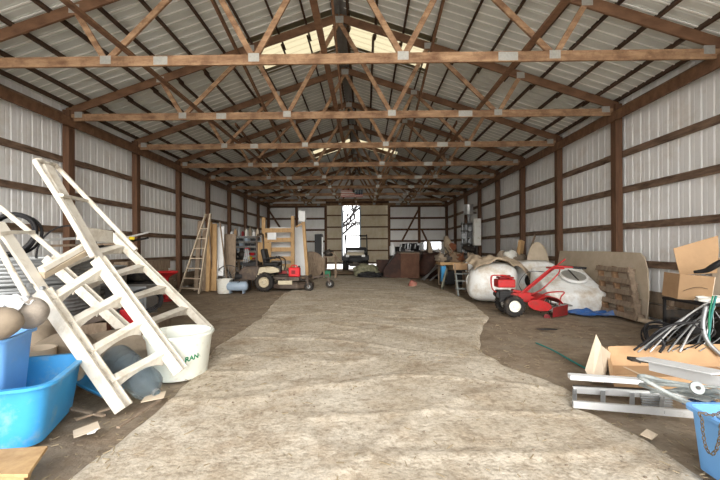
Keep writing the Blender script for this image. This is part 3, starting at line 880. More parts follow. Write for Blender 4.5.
# ---- step ladder with things leaning behind
q = G(180, 292)
y_l = 11.6
t = thing('step_ladder', 'tall grey wooden step ladder standing open beside the leaning planks', 'ladder', (P3(190, 292, y_l).x, y_l, 0))
la, lb, lt = P3(179, 292, y_l - .0), P3(199, 295, y_l - .3), P3(207, 214, y_l + .1)
la.z = lb.z = 0.02
lt2 = P3(215, 216, y_l + .3)
MB().bar(la, lt + Vector((-.03, 0, 0)), .03, .10, up=(1, 0, 0)).build('stringer', 'ply', t)
MB().bar(lb, lt + Vector((.16, -.1, 0)), .03, .10, up=(1, 0, 0)).build('stringer', 'ply', t)
for i in range(7):
    k = .06 + i * .125
    MB().bar(la.lerp(lt + Vector((-.03, 0, 0)), k), lb.lerp(lt + Vector((.16, -.1, 0)), k), .03, .10).build('rung', 'ply', t)
lc = P3(213, 290, y_l + .9); lc.z = .02; ld = P3(228, 290, y_l + .9); ld.z = .02
MB().bar(lc, lt + Vector((.0, .1, 0)), .03, .05, up=(1, 0, 0)).build('rear_leg', 'old_wood', t)
MB().bar(ld, P3(220, 222, y_l + .3), .03, .05, up=(1, 0, 0)).build('rear_leg', 'old_wood', t)
def lean(px0, py0, px1, py1, w, th, d0, d1, mt, name, lab, cat, group=None):
    a = P3(px0, py0, d0); a.z = max(.0, 0) + .01; b = P3(px1, py1, d1)
    return tag(MB().bar(a, b, th, w, up=(0, 1, 0)).build(name, mt, bevel=.003), lab, cat, group)
lean(196, 291, 200, 221, .14, .04, 12.2, 12.7, 'old_wood', 'plank', 'grey plank leaning on the wall behind the step ladder, leftmost', 'plank', 'leaning planks')
lean(204, 292, 205, 230, .16, .04, 12.1, 12.5, 'old_wood', 'plank', 'grey plank leaning behind the step ladder, between the leftmost plank and the tan board', 'plank', 'leaning planks')
lean(208, 291, 210, 222, .12, .10, 12.0, 12.4, 'new_wood', 'plank', 'tan timber leaning upright right of the step ladder', 'plank', 'leaning planks')
lean(213, 291, 213.5, 224, .24, .04, 12.2, 12.5, 'new_wood', 'plank', 'wide yellow board leaning upright behind the step ladder', 'plank', 'leaning planks')
t = thing('white_gutter_panel', 'tall white panel leaning upright beside the wide yellow board', 'panel', (P3(215, 290, 12.6).x, 12.6, 0))
a = P3(215, 291, 12.4); a.z = .01; b = P3(215.5, 227, 12.8); a2 = P3(221, 275, 12.5); 
MB().bar(P3(219, 276, 12.5), P3(220, 227, 12.8), .03, .30, up=(0, 1, 0)).build('panel', 'white', t)
MB().bar(a, P3(217, 262, 12.45), .03, .12, up=(0, 1, 0)).build('lower_strip', 'white', t)
a = P3(225, 232, 12.75)
tag(MB().box((P3(227, 260, 13.1).x, 13.1, .95), (.62, .05, 1.9), rx=R(-3)).build('brown_door_panel', 'old_wood', bevel=.005), 'brown weathered board panel standing behind the white panel', 'panel')

# wire wheels, bucket, tank
def spoked(c, r, nrm, lab, n=14):
    t = thing('spoked_wheel', lab, 'wheel', (c[0], c[1], 0))
    MB().lathe([(r - .03, -.02), (r, -.02), (r, .02), (r - .03, .02), (r - .03, -.02)], c=c, axis=nrm, n=36).build('rim', 'dsteel', t, smooth=True)
    q = Vector((0, 0, 1)).rotation_difference(Vector(nrm).normalized()); mb = MB()
    for k in range(n):
        a = 2 * PI * k / n; mb.tube([Vector(c), Vector(c) + q @ Vector(((r - .02) * math.cos(a), (r - .02) * math.sin(a), 0))], .006, 5)
    mb.build('spokes', 'gsteel', t)
    MB().cyl(Vector(c) - Vector(nrm) * .05, Vector(c) + Vector(nrm) * .05, .035, n=14).build('hub', 'dsteel', t, smooth=True)
spoked((P3(229, 280, 12.6).x, 12.55, .42), .42, (.25, -1, .06), 'large spoked metal wheel leaning behind the white bucket')
spoked((P3(214, 280, 12.4).x + .15, 12.75, .36), .36, (-.3, -1, .05), 'smaller spoked wheel leaning left of the white bucket')
q = G(222, 294)
t = thing('white_bucket', 'round off-white bucket on the floor between the step ladder and the grey-blue tank', 'bucket', (q.x, q.y + .2, 0))
MB().lathe([(0, 0), (.20, 0), (.215, .02), (.235, .42), (.245, .44), (.225, .44), (.20, .03), (0, .03)], c=(q.x, q.y + .22, 0), n=32).build('body', 'white_pl', t, smooth=True)
q = G(236, 294)
t = thing('air_tank', 'small grey-blue horizontal air tank with a hose on the floor in front of the mower', 'tank', (q.x, q.y + .2, 0))
c0 = Vector((q.x - .02, q.y + .18, .22)); ax = Vector((1, .12, 0)).normalized()
MB().lathe([(0, -.33), (.08, -.32), (.13, -.28), (.145, -.24), (.145, .24), (.13, .28), (.08, .32), (0, .33)], c=c0, axis=ax, n=28).build('tank_shell', 'greyblue', t, smooth=True)
for s in (-.2, .2):
    MB().box(c0 + ax * s + Vector((0, 0, -.17)), (.03, .2, .1)).build('foot', 'greyblue', t)
MB().tube(smooth_path([c0 + Vector((-.3, -.05, .12)), c0 + Vector((-.1, -.1, .2)), c0 + Vector((.1, -.06, .14)), c0 + Vector((-.2, -.13, .05))], 5), .012, 6).build('air_hose', 'hose', t, smooth=True)
# compressor engine behind tank
t = thing('air_compressor', 'black and grey compressor motor behind the grey-blue tank', 'compressor', (c0.x + .1, c0.y + .6, 0))
q = c0 + Vector((-.10, .72, 0)); q.z = 0
MB().box(q + Vector((0, 0, .2)), (.5, .4, .36)).build('base', 'dsteel', t, bevel=.01)
MB().lathe([(0, -.12), (.13, -.12), (.14, 0), (.13, .12), (0, .12)], c=q + Vector((-.05, -.05, .48)), axis=(1, 0, 0), n=18).build('motor', 'black', t, smooth=True)
MB().lathe([(0, 0), (.11, 0), (.12, .03), (.10, .06), (0, .06)], c=q + Vector((.12, 0, .50)), n=18).build('air_filter', 'white', t, smooth=True)

# ---- bin shelves
d = 16.2
a, b = P3(229, 275, d), P3(262, 236, d)
x0, x1, zt = a.x, b.x, b.z
t = thing('bin_shelf', 'dark steel shelf unit of small parts bins against the left wall behind the mower', 'shelf', ((x0 + x1) / 2, d, 0))
for x in (x0, (x0 + x1) / 2, x1):
    MB().box((x, d, zt / 2), (.03, .4, zt)).build('upright', 'gsteel', t)
nrow = 9
for i in range(nrow):
    z = .25 + (zt - .27) * i / (nrow - 1)
    MB().box(((x0 + x1) / 2, d, z), (x1 - x0, .4, .025)).build('shelf_board', 'gsteel', t)
for i in range(nrow - 1):
    z = .25 + (zt - .27) * i / (nrow - 1)
    for j in range(6):
        x = x0 + .12 + (x1 - x0 - .2) * j / 5.2
        red = (j in (3, 4, 5) and i in (4, 5, 3)) and (i + j) % 3 != 0
        mt = 'red_pl' if red else ('black' if (i * 5 + j * 3) % 4 else 'greyblue')
        lab_c = {'red_pl': 'red', 'black': 'black', 'greyblue': 'grey-blue'}[mt]
        o = MB().box((x, d - .06, z + .013 + .055), (.16, .3, .11), taper=.9).build('parts_bin', mt)
        tag(o, '%s small parts bin on the steel shelf, %s row from the top, %s column' % (lab_c, ['eighth', 'seventh', 'sixth', 'fifth', 'fourth', 'third', 'second', 'first'][i], ['first', 'second', 'third', 'fourth', 'fifth', 'sixth'][j]), 'bin', 'parts bins on the steel shelf')
# bottles and cans on top
cols = [('white', 'white bottle'), ('card', 'tan can'), ('gsteel', 'silver can'), ('maroon', 'dark red can'), ('white_pl', 'cream jug'), ('canvas2', 'brown jar'), ('white', 'tall white spray can'), ('card_l', 'beige carton')]
for i, (mt, nm) in enumerate(cols):
    x = x0 + .15 + i * (x1 - x0 - .25) / 7.5; h = .22 + .1 * ((i * 7) % 3)
    o = MB().lathe([(0, 0), (.065, 0), (.065, h * .72), (.03, h * .85), (.028, h), (0, h)], c=(x, d - .05, zt + .0), n=14).build('container', mt, smooth=True)
    tag(o, '%s standing on top of the bin shelf, %s from the left' % (nm, ordn[i] if i else 'leftmost'), 'container', 'containers on top of the bin shelf')

# ---- workbench left wall beyond planks
d = 14.2
t = thing('workbench', 'rough wooden workbench against the left wall left of the bin shelf', 'workbench', (-4.9, d, 0))
xa, xb = P3(224, 258, d).x - .3, P3(250, 258, d).x + .1
MB().box(((xa + xb) / 2, d + .2, .93), (xb - xa, .75, .06)).build('top', 'old_wood', t, bevel=.004)
for x in (xa + .08, (xa + xb) / 2, xb - .08):
    for yy in (d - .1, d + .5): MB().box((x, yy, .45), (.09, .09, .9)).build('leg', 'old_wood', t)
MB().box(((xa + xb) / 2, d + .3, .35), (xb - xa - .1, .5, .05)).build('lower_shelf', 'old_wood', t)
for i, (x, h, r_, mt, lab) in enumerate(((xa + .3, .5, .13, 'black', 'black coiled cord bundle'), (xa + .6, .6, .14, 'black', 'dark tool bag'), (xa + .95, .35, .1, 'dsteel', 'grimy metal canister'), (xb - .15, .14, .09, 'yellow', 'small yellow tool'))):
    o = MB().blob((x, d + .1, .96 + h / 2), (r_ * 1.2, r_, h / 2), i, .25, 3, 3).build('tool_bundle', mt, smooth='all')
    tag(o, lab + ' on the workbench left of the bin shelf', 'tool')
# black trimmer hanging etc. above bench
# aluminium step stool next to the mower
q = G(243, 280); d = 13.6
t = thing('trestle_ladder', 'narrow grey metal step ladder standing behind the mower rear', 'ladder', (P3(245, 280, d).x, d, 0))
for (p0, p1) in (((239, 279), (246, 249)), ((249, 279), (247, 249)), ((243, 276), (247, 249)), ((253, 276), (248, 249))):
    a = P3(*p0, d); a.z = .02; MB().bar(a, P3(*p1, d), .03, .04, up=(1, 0, 0)).build('leg', 'gsteel', t)
for k in (.2, .45, .7):
    a = P3(239, 279, d).lerp(P3(246, 249, d), k); b = P3(249, 279, d).lerp(P3(247, 249, d), k); MB().bar(a, b, .03, .08).build('rung', 'gsteel', t)
# ================================================================== ZERO TURN MOWER
d = 12.1
W0 = G(264, 293.2)
t = thing('riding_mower', 'zero-turn riding mower with a roll bar, its front wheels pointing right', 'riding mower', (P3(295, 285, 12.3).x, 12.4, 0))
def mp(px, py, dd): return P3(px, py, dd)
yn, yf = 12.0, 13.15            # near and far side
rx_ = mp(264, 285, yn).x; fx = mp(309, 290, yn).x
def mpart(mb, name, m_, **k): return mb.build(name, m_, t, **k)
ym = (yn + yf) / 2 + .06
for y, nm in ((yn + .08, 1), (yf + .02, 2)):
    o = tyre((rx_, y, .30), .295, .24, (0, 1, 0), t, 'rear_tire')
    MB().lathe([(0, -.02), (.06, -.03), (.10, .01), (.155, -.02), (.165, -.05), (.175, .0), (.165, .05), (0, .05)], c=(rx_, y - .07, .30), axis=(0, 1, 0), n=28).build('rear_rim', 'tan_st', o, smooth=True)
# front casters
for (px, y) in ((309, yn + .02), (330, yf - .25)):
    x = mp(px, 290, y).x
    o = MB().lathe([(.06, -.05), (.11, -.065), (.14, -.05), (.15, 0), (.14, .05), (.11, .065), (.06, .05)], c=(x, y, .15), axis=(.15, 1, 0), n=26).build('caster_tire', 'rubber', t, smooth=True)
    MB().lathe([(0, -.055), (.07, -.045), (.07, .045), (0, .055)], c=(x, y, .15), axis=(.15, 1, 0), n=18).build('caster_hub', 'gsteel', o, smooth=True)
    mb = MB(); 
    for s in (-.08, .08): mb.bar((x, y + s, .14), (x - .05, y + s, .36), .05, .015, up=(1, 0, 0))
    mb.box((x - .05, y, .37), (.10, .19, .03)); mb.cyl((x - .05, y, .36), (x - .05, y, .50), .03, n=12); mb.build('caster_fork', 'brown_pl', t)
    mb = MB(); mb.bar((x - .05, y, .45), (x - .55, y + (.18 if y < 12.5 else -.18), .40), .07, .07); mb.build('front_arm', 'brown_pl', t, bevel=.01)
# cutting deck
xd0, xd1 = rx_ + .27, fx - .02
mb = MB()
out = [(xd0, yn + .14), (xd0 + .25, yn - .02), (xd1 - .35, yn - .05), (xd1 - .02, yn + .2), (xd1 + .1, ym), (xd1 - .02, yf - .1), (xd1 - .35, yf + .12), (xd0 + .25, yf + .1), (xd0, yf - .1)]
mb.prism([Vector((x, y, .09)) for x, y in out], (0, 0, .15))
mb.prism([Vector((ym_ + (x - ym_) * .86, ym + (y - ym) * .86, .24)) for ym_ in [(xd0 + xd1) / 2] for x, y in out], (0, 0, .04))
mpart(mb, 'cutting_deck', 'brown_pl', bevel=.015)
mb = MB(); mb.box((xd0 + .42, yn - .035, .29), (.46, .02, .13)); mpart(mb, 'deck_cover', 'tan_st', bevel=.01)
for xx, yy in ((xd0 + .3, yn + .3), (xd0 + .7, yn + .3), (xd0 + .5, yf - .2)):
    MB().lathe([(0, 0), (.10, 0), (.11, .02), (.05, .07), (0, .08)], c=(xx, yy, .28), n=18).build('spindle_cover', 'dsteel', t, smooth=True)
# frame
mb = MB(); mb.box(((rx_ + fx) / 2 - .1, yn + .38, .40), (1.55, .06, .10)); mb.box(((rx_ + fx) / 2 - .1, yf - .28, .40), (1.55, .06, .10)); mb.box((fx - .1, ym, .42), (.08, 1.0, .08)); mpart(mb, 'frame', 'brown_pl', bevel=.006)
# side tank / fender (tan) : profile
pr = [(rx_ - .28, .42), (rx_ - .20, .60), (rx_ - .16, .78), (rx_ + .28, .80), (rx_ + .46, .74), (rx_ + .50, .62), (rx_ + .32, .60), (rx_ + .20, .58), (rx_, .62), (rx_ - .12, .56), (rx_ - .2, .40)]
for y in (yn + .0, yf - .12):
    mb = MB(); mb.prism([Vector((x, y, z)) for x, z in pr], (0, .22, 0)); mpart(mb, 'fuel_tank', 'tan_st', bevel=.03)
MB().cyl((rx_ + .36, yn + .1, .76), (rx_ + .36, yn + .1, .83), .05, n=16).build('fuel_cap', 'black', t, smooth=True)
# rear hood / engine guard
mb = MB(); mb.prism([Vector((x, yn + .12, z)) for x, z in ((rx_ - .85, .36), (rx_ - .88, .62), (rx_ - .70, .80), (rx_ - .2, .82), (rx_ - .22, .34))], (0, .95, 0)); mpart(mb, 'engine_hood', 'brown_pl', bevel=.04)
mb = MB(); mb.box((rx_ - .55, ym, .86), (.5, .6, .1)); mb.lathe([(0, 0), (.17, 0), (.17, .07), (.12, .1), (0, .1)], c=(rx_ - .5, ym, .88), n=20); mpart(mb, 'engine', 'black', bevel=.01)
mb = MB(); mb.tube(smooth_path([(rx_ - .9, yn + .2, .34), (rx_ - 1.02, yn + .25, .42), (rx_ - 1.02, yf - .25, .42), (rx_ - .9, yf - .2, .34)], 5), .03, 8); mpart(mb, 'bumper', 'black', smooth=True)
# seat
mb = MB(); mb.box((rx_ + .12, ym, .86), (.5, .52, .12)); mpart(mb, 'seat_cushion', 'black', bevel=.05)
mb = MB(); mb.box((rx_ - .12, ym, 1.14), (.14, .5, .48), ry=R(-12)); mpart(mb, 'seat_back', 'black', bevel=.05)
for y in (ym - .3, ym + .3):
    mb = MB(); mb.tube(smooth_path([(rx_ - .1, y, 1.0), (rx_ + .1, y, 1.07), (rx_ + .3, y, 1.06)], 4), .03, 8); mpart(mb, 'armrest', 'black', smooth=True)
    s = 1 if y > ym else -1
    mb = MB(); mb.tube(smooth_path([(rx_ + .45, y + s * .04, .62), (rx_ + .5, y + s * .02, .88), (rx_ + .45, y - s * .02, 1.04), (rx_ + .28, y - s * .14, 1.12)], 5), .02, 8); mpart(mb, 'steering_lever', 'black', smooth=True)
mb = MB(); mb.box((rx_ + .35, yn + .22, .70), (.34, .2, .22)); mpart(mb, 'control_box', 'black', bevel=.02)
mb = MB(); mb.box((rx_ + .56, ym, .50), (.5, .7, .03)); mb.box((rx_ + .78, ym, .60), (.03, .7, .2), ry=R(-20)); mpart(mb, 'foot_plate', 'dsteel', bevel=.005)
mb = MB(); mb.box((rx_ + .55, yn + .33, .60), (.26, .03, .10)); mpart(mb, 'decal_panel', 'maroon')
# roll bar: hoop
hx = rx_ - .28
mb = MB(); mb.tube(smooth_path([(hx, yn + .18, .45), (hx, yn + .18, 1.5), (hx, yn + .22, 1.76), (hx + .03, yn + .36, 1.86), (hx + .03, yf - .36, 1.86), (hx, yf - .2, 1.76), (hx, yf - .16, 1.5), (hx, yf - .16, .45)], 5), .032, 8); mpart(mb, 'roll_bar', 'brown_pl', smooth=True)

# petrol can standing on the deck
q = mp(294, 270, 12.0); gz0 = .36
gc = thing('gas_can', 'red plastic gas can resting on the front of the riding mower', 'gas can', (q.x, q.y + .1, .33))
c0 = Vector((q.x, q.y + .12, .33))
zt = mp(294, 271.5, 12.1).z; hb = .30
mb = MB(); mb.box(c0 + Vector((0, 0, hb / 2 + .14)), (.36, .24, hb)); mb.build('body', 'red_pl', gc, bevel=.035)
mb = MB(); mb.tube(smooth_path([c0 + Vector((-.12, 0, hb + .13)), c0 + Vector((-.09, 0, hb + .2)), c0 + Vector((.05, 0, hb + .2)), c0 + Vector((.09, 0, hb + .13))], 5), .018, 8); mb.build('handle', 'red_pl', gc, smooth=True)
mb = MB(); mb.cyl(c0 + Vector((.13, 0, hb + .13)), c0 + Vector((.15, 0, hb + .19)), .03, n=14); mb.build('cap', 'black', gc, smooth=True)
mb = MB(); mb.box(c0 + Vector((-.02, -.122, .29)), (.12, .004, .12)); mb.build('label_patch', 'maroon', gc)
# crate the can stands on (deck lift)
mb = MB(); mb.box(c0 + Vector((0, 0, .07 - .0)), (.34, .3, .13)); mpart(mb, 'deck_lift_box', 'brown_pl', bevel=.01)

# ================================================================== WOODEN RACK AND NEIGHBOURS
d = 15.2
t = thing('slatted_wood_frame', 'tall yellow wooden rack with horizontal slats standing behind the mower', 'wood rack', (P3(278, 275, d).x, d, 0))
for px, top in ((264, 217.5), (293, 216)):
    a = P3(px, 270, d); b = P3(px, top, d); MB().box((a.x, d, (b.z) / 2), (.14, .10, b.z)).build('post', 'new_wood', t, bevel=.004)
xa, xb = P3(263, 240, d).x, P3(294, 240, d).x
for py in (230.5, 240, 249.5, 258.5, 266):
    z = P3(270, py, d).z; MB().box(((xa + xb) / 2, d - .07, z), (xb - xa, .04, .17)).build('slat', 'new_wood', t, bevel=.004)
for px in (266, 292):
    a = P3(px, 245, d + .7); MB().box((a.x, d + .7, 1.0), (.1, .1, 2.0)).build('post', 'new_wood', t, bevel=.004)
tag(MB().box((P3(266, 250, d).x - .05, d - .22, .82), (.62, .03, 1.62), rx=R(-5)).build('plywood_board', 'new_wood', bevel=.004), 'yellow plywood board leaning against the slatted rack behind the mower seat', 'board')
a = P3(283, 230, d + .5); tag(MB().box((a.x + .1, d + .9, 1.15), (1.55, .04, 2.3), rx=R(-3)).build('white_sheet_panel', 'white', bevel=.003), 'white sheet panel standing behind the slatted rack', 'panel')
a = P3(271, 236, d - .3); tag(MB().box((a.x, d - .16, a.z), (.36, .02, .28)).build('white_card', 'white'), 'small white card fixed to the upper left of the slatted rack', 'card')

# post with white card
d = 14.6
t = thing('leaning_post', 'yellow wooden post standing right of the slatted rack', 'post', (P3(306, 275, d).x, d, 0))
a = P3(308, 277, d); a.z = .0; b = P3(303.5, 222, d)
MB().bar(a, b, .12, .11, up=(1, 0, 0)).build('shaft', 'new_wood', t, bevel=.004)
MB().bar(P3(296, 227, d), P3(305, 222, d), .06, .05).build('arm', 'new_wood', t)
a = P3(302.5, 216.5, d); MB().box((a.x, d - .03, a.z), (.26, .22, .42)).build('white_box', 'white', t, bevel=.01)

# dark items between post and the doors
d = 17
t = thing('round_table_top', 'round brown tabletop standing on edge behind the leaning post', 'tabletop', (P3(312, 258, d).x, d, 0))
a = P3(311, 257, d); MB().lathe([(0, -.02), (.60, -.02), (.62, 0), (.60, .02), (0, .02)], c=(a.x, d, .62), axis=(0, -1, .1), n=40).build('disc', 'old_wood', t, smooth=True)
d = 16.4
t = thing('wooden_trestle', 'small wooden trestle with crossed legs in front of the round tabletop', 'trestle', (P3(314, 275, d).x, d, 0))
for p0, p1 in (((309, 276), (313, 259)), ((319, 276), (311, 256)), ((313, 276), (316, 262))):
    a = P3(*p0, d); a.z = .02; MB().bar(a, P3(*p1, d), .05, .05).build('leg', 'old_wood', t)
MB().bar(P3(310, 262, d), P3(318, 262, d), .05, .04).build('rail', 'old_wood', t)
d = 17.6
a = P3(319, 245, d)
t = thing('black_cabinet', 'tall narrow black cabinet left of the utility vehicle', 'cabinet', (a.x, d, 0))
MB().box((a.x, d, 1.02), (.34, .5, 2.04)).build('body', 'black', t, bevel=.01)
MB().box((a.x + .19, d - .22, 1.25), (.05, .1, 1.3)).build('white_strip', 'white', t)
a = P3(330, 255, 17.2)
t = thing('drill_press_stand', 'cluttered metal stand with a vise beside the utility vehicle', 'stand', (a.x, 17.2, 0))
MB().box((a.x, 17.2, .98), (.6, .45, .05)).build('top', 'old_wood', t)
for s in (-1, 1):
    for r_ in (-1, 1): MB().box((a.x + s * .26, 17.2 + r_ * .18, .48), (.07, .07, .96)).build('leg', 'old_wood', t)
MB().blob((a.x - .05, 17.15, 1.16), (.2, .12, .16), 3, .3, 3, 3).build('vise', 'dsteel', t, smooth='all')
MB().bar((a.x + .1, 17.0, 1.2), (a.x + .6, 16.9, .75), .05, .05).build('lever', 'old_wood', t)
MB().box((a.x - .1, 17.15, .2), (.25, .3, .3)).build('green_case', 'green', t, bevel=.02)

# ================================================================== UTILITY VEHICLE
d = 21.6
xc = P3(355.5, 250, d).x
u = thing('utility_vehicle', 'black and tan utility vehicle with a roll cage parked at the sliding doors', 'utility vehicle', (xc, d + 1.2, 0))
def up_(mb, name, m_, **k): return mb.build(name, m_, u, **k)
for s in (-1, 1):
    for yy in (d + .3, d + 2.3):
        o = tyre((xc + s * .62, yy, .33), .33, .26, (1, 0, 0), u, 'tire')
        MB().lathe([(0, -.05), (.17, -.06), (.18, .06), (0, .05)], c=(xc + s * .66, yy, .33), axis=(1, 0, 0), n=20).build('rim', 'tan_st', o, smooth=True)
mb = MB(); mb.prism([Vector((xc - .60, y, z)) for y, z in ((d - .1, .62), (d - .08, .98), (d + .15, 1.10), (d + .9, 1.18), (d + .9, .55), (d + .2, .52))], (1.2, 0, 0)); up_(mb, 'front_body', 'black', bevel=.05)
mb = MB(); mb.prism([Vector((xc - .5, y, z)) for y, z in ((d - .02, 1.06), (d + .12, 1.14), (d + .8, 1.24), (d + .8, 1.2), (d + .1, 1.04))], (1.0, 0, 0)); up_(mb, 'hood', 'tan_st', bevel=.02)
mb = MB(); mb.box((xc, d - .12, 1.02), (1.02, .05, .14)); up_(mb, 'hood_front', 'tan_st', bevel=.02)
for s in (-1, 1):
    MB().box((xc + s * .46, d - .13, .93), (.2, .06, .13)).build('headlight', 'white', u, bevel=.02)
    mb = MB(); mb.prism([Vector((xc + s * .46, y, z)) for y, z in ((d - .12, .66), (d - .1, .88), (d + .35, .95), (d + .75, .75), (d + .7, .68), (d + .35, .80), (d, .7))], (s * .32, 0, 0)); up_(mb, 'fender', 'black', bevel=.02)
mb = MB()
for z in (.62, .74, .86): mb.box((xc, d - .16, z), (.6, .03, .05))
mb.tube(smooth_path([(xc - .42, d - .2, .42), (xc - .36, d - .25, .6), (xc - .3, d - .22, .82), (xc + .3, d - .22, .82), (xc + .36, d - .25, .6), (xc + .42, d - .2, .42)], 4), .028, 8); up_(mb, 'grille_guard', 'black')
mb = MB(); mb.box((xc, d + .1, .42), (.7, .5, .2)); mb.box((xc, d - .1, .50), (.3, .3, .16)); up_(mb, 'skid_plate', 'dsteel', bevel=.02)
zt = P3(355, 235.5, d + .9).z
for s in (-1, 1):
    mb = MB(); mb.tube(smooth_path([(xc + s * .66, d + .75, .6), (xc + s * .68, d + .85, 1.1), (xc + s * .66, d + 1.05, zt - .05), (xc + s * .64, d + 1.2, zt), (xc + s * .64, d + 2.0, zt), (xc + s * .66, d + 2.15, zt - .1), (xc + s * .66, d + 2.2, .6)], 5), .032, 8); up_(mb, 'roll_cage_side', 'black', smooth=True)
mb = MB(); mb.cyl((xc - .65, d + 1.15, zt), (xc + .65, d + 1.15, zt), .03); mb.cyl((xc - .65, d + 2.05, zt), (xc + .65, d + 2.05, zt), .03); mb.cyl((xc - .66, d + 1.0, zt - .22), (xc + .66, d + 1.0, zt - .22), .02); up_(mb, 'roll_cage_bar', 'black', smooth=True)
mb = MB(); mb.box((xc, d + 1.5, .8), (1.25, .55, .2)); mb.box((xc, d + 1.85, 1.15), (1.25, .14, .55)); up_(mb, 'seat', 'black', bevel=.05)
mb = MB(); mb.lathe([(.15, 0), (.17, .012), (.19, 0), (.17, -.012), (.15, 0)], c=(xc + .32, d + 1.02, 1.22), axis=(0, -.8, .6), n=24); up_(mb, 'steering_wheel', 'black', smooth=True)
mb = MB(); mb.box((xc, d + 1.2, .45), (1.1, 2.2, .12)); mb.box((xc, d + .9, 1.12), (1.2, .14, .14)); up_(mb, 'floor_pan', 'dsteel', bevel=.01)
mb = MB(); mb.box((xc, d + 2.65, .92), (1.35, .9, .34)); up_(mb, 'cargo_bed', 'black', bevel=.02)

# heap in front
a = G(367, 278)
t = thing('tarp_heap', 'crumpled heap of dark green cloth on the floor in front of the utility vehicle', 'tarp heap', (a.x, a.y, 0))
gt = mat('green_grey_cloth', (86, 88, 70), .9, scale=9, col2=(140, 136, 112), bump=.3)
MB().blob((a.x, a.y + .5, .2), (.62, .4, .40), 4, .3, 4, 2.2, flat=0).build('cloth', gt, t, smooth='all')
MB().blob((a.x + .1, a.y + .1, .12), (.55, .2, .16), 9, .5, 4, 3, flat=0).build('dark_bundle', 'black', t, smooth='all')
MB().blob((a.x - .15, a.y + .12, .14), (.16, .1, .1), 2, .3, 3, 3, flat=0).build('blue_scrap', 'bluetarp', t, smooth='all')
a = G(330, 273); tag(MB().blob((a.x, a.y, .0), (1.7, .9, .14), 21, .3, 4, 2.2, flat=-.01).build('dirt_mound', 'mud', smooth='all'), 'low mound of brown dirt in front of the utility vehicle', 'dirt mound')

# flag
zf1, zf0 = P3(352, 190, 20.4).z, P3(352, 197.5, 20.4).z
xf0, xf1 = P3(341, 193, 20.4).x, P3(363, 193, 20.4).x
yv = 20.28
t = thing('flag', 'striped red and white flag with a dark blue corner hanging flat from a far truss', 'flag', ((xf0 + xf1) / 2, yv, zf0))
hh = (zf1 - zf0) / 9
mbr, mbw, mbb = MB(), MB(), MB()
xm = xf0 + (xf1 - xf0) * .62
M['navy'] = mat('navy_cloth', (44, 58, 72), .9); M['fr'] = mat('flag_red', (176, 78, 66), .9)
for i in range(9):
    b = mbr if i % 2 == 0 else mbw
    x2 = xf1 if i < 3 else xm
    b.box(((xf0 + x2) / 2, yv, zf0 + hh * (i + .5)), (x2 - xf0, .006, hh))
mbr.build('red_stripe', 'fr', t); mbw.build('white_stripe', 'white', t)
mbb.box(((xm + xf1) / 2, yv, zf0 + hh * 6), (xf1 - xm, .006, hh * 6)); mbb.build('blue_canton', 'navy', t)
mb = MB()
for i in range(5):
    for j in range(4):
        mb.box((xm + (xf1 - xm) * (i + .5) / 5, yv - .005, zf0 + hh * (3.6 + 1.5 * j)), (.03, .004, .03), ry=R(45))
mb.build('star', 'white', t)
# ================================================================== RIGHT SIDE
def sgn(v, e): return math.copysign(abs(v) ** e, v)
def rbox(mb, c, h, e=.35, nu=56, nv=36, warp=None, rz=0, nz=0.0, seed=0):
    """soft-cornered block, h = half sizes"""
    q = Matrix.Rotation(rz, 3, 'Z'); rs = []
    for j in range(1, nv):
        ph = -PI / 2 + PI * j / nv
        r = []
        for i in range(nu):
            th = 2 * PI * i / nu
            p = Vector((sgn(math.cos(th), e) * abs(math.cos(ph)) ** e, sgn(math.sin(th), e) * abs(math.cos(ph)) ** e, sgn(math.sin(ph), e)))
            if warp: p = warp(p)
            p = Vector((p.x * h[0], p.y * h[1], p.z * h[2]))
            if nz: p += p.normalized() * noise.noise(p * 2.2 + Vector((seed, 0, 0))) * nz
            r.append(Vector(c) + q @ p)
        rs.append(r)
    return mb.rings(rs)

def oring(parent, name, mt, c, axis, r, t, h):
    return MB().lathe([(r - t, 0), (r - t, h), (r, h), (r + .012, 0), (r, -h), (r - t, 0)], c=c, axis=axis, n=40).build(name, mt, parent, smooth=True)

# right tank: wedge with the round opening in its sloped top
cx, cy = 4.56, 8.6
t = thing('poly_tank', 'large white plastic tank with a round hatch, rightmost, in front of the wooden pallet', 'tank', (cx, cy, 0))
def wd(p):      # low towards the camera, high at the back
    k = (p.y + 1) / 2
    z = (p.z + 1) / 2
    return Vector((p.x * (1 - .08 * z * k), p.y, z * (.42 + .58 * min(1, k * 1.15)) * 2 - 1))
mb = MB(); rbox(mb, (cx, cy, .47), (.64, .55, .46), .2, 72, 48, wd, nz=.008); mb.build('tank_shell', 'tank', t, smooth='all')
nrm = Vector((0, -.44, .90)).normalized()
hc_ = Vector((cx + .14, cy - .06, .735))
oring(t, 'hatch_ring', 'tank', hc_, nrm, .29, .035, .03)
MB().lathe([(0, -.004), (.255, .0), (.255, .012), (0, .006)], c=hc_, axis=nrm, n=40).build('hatch_shade_disc', 'plate', t, smooth=True)  # flat disc, its grey stands in for the shade inside the opening
MB().bar(hc_ + Vector((0, -.25, -.1)), hc_ + Vector((0, .25, .145)), .015, .02).build('hatch_strap', 'dsteel', t)
MB().box((cx, cy - .50, .02), (1.26, .14, .05)).build('base_flange', 'tank', t, bevel=.02)
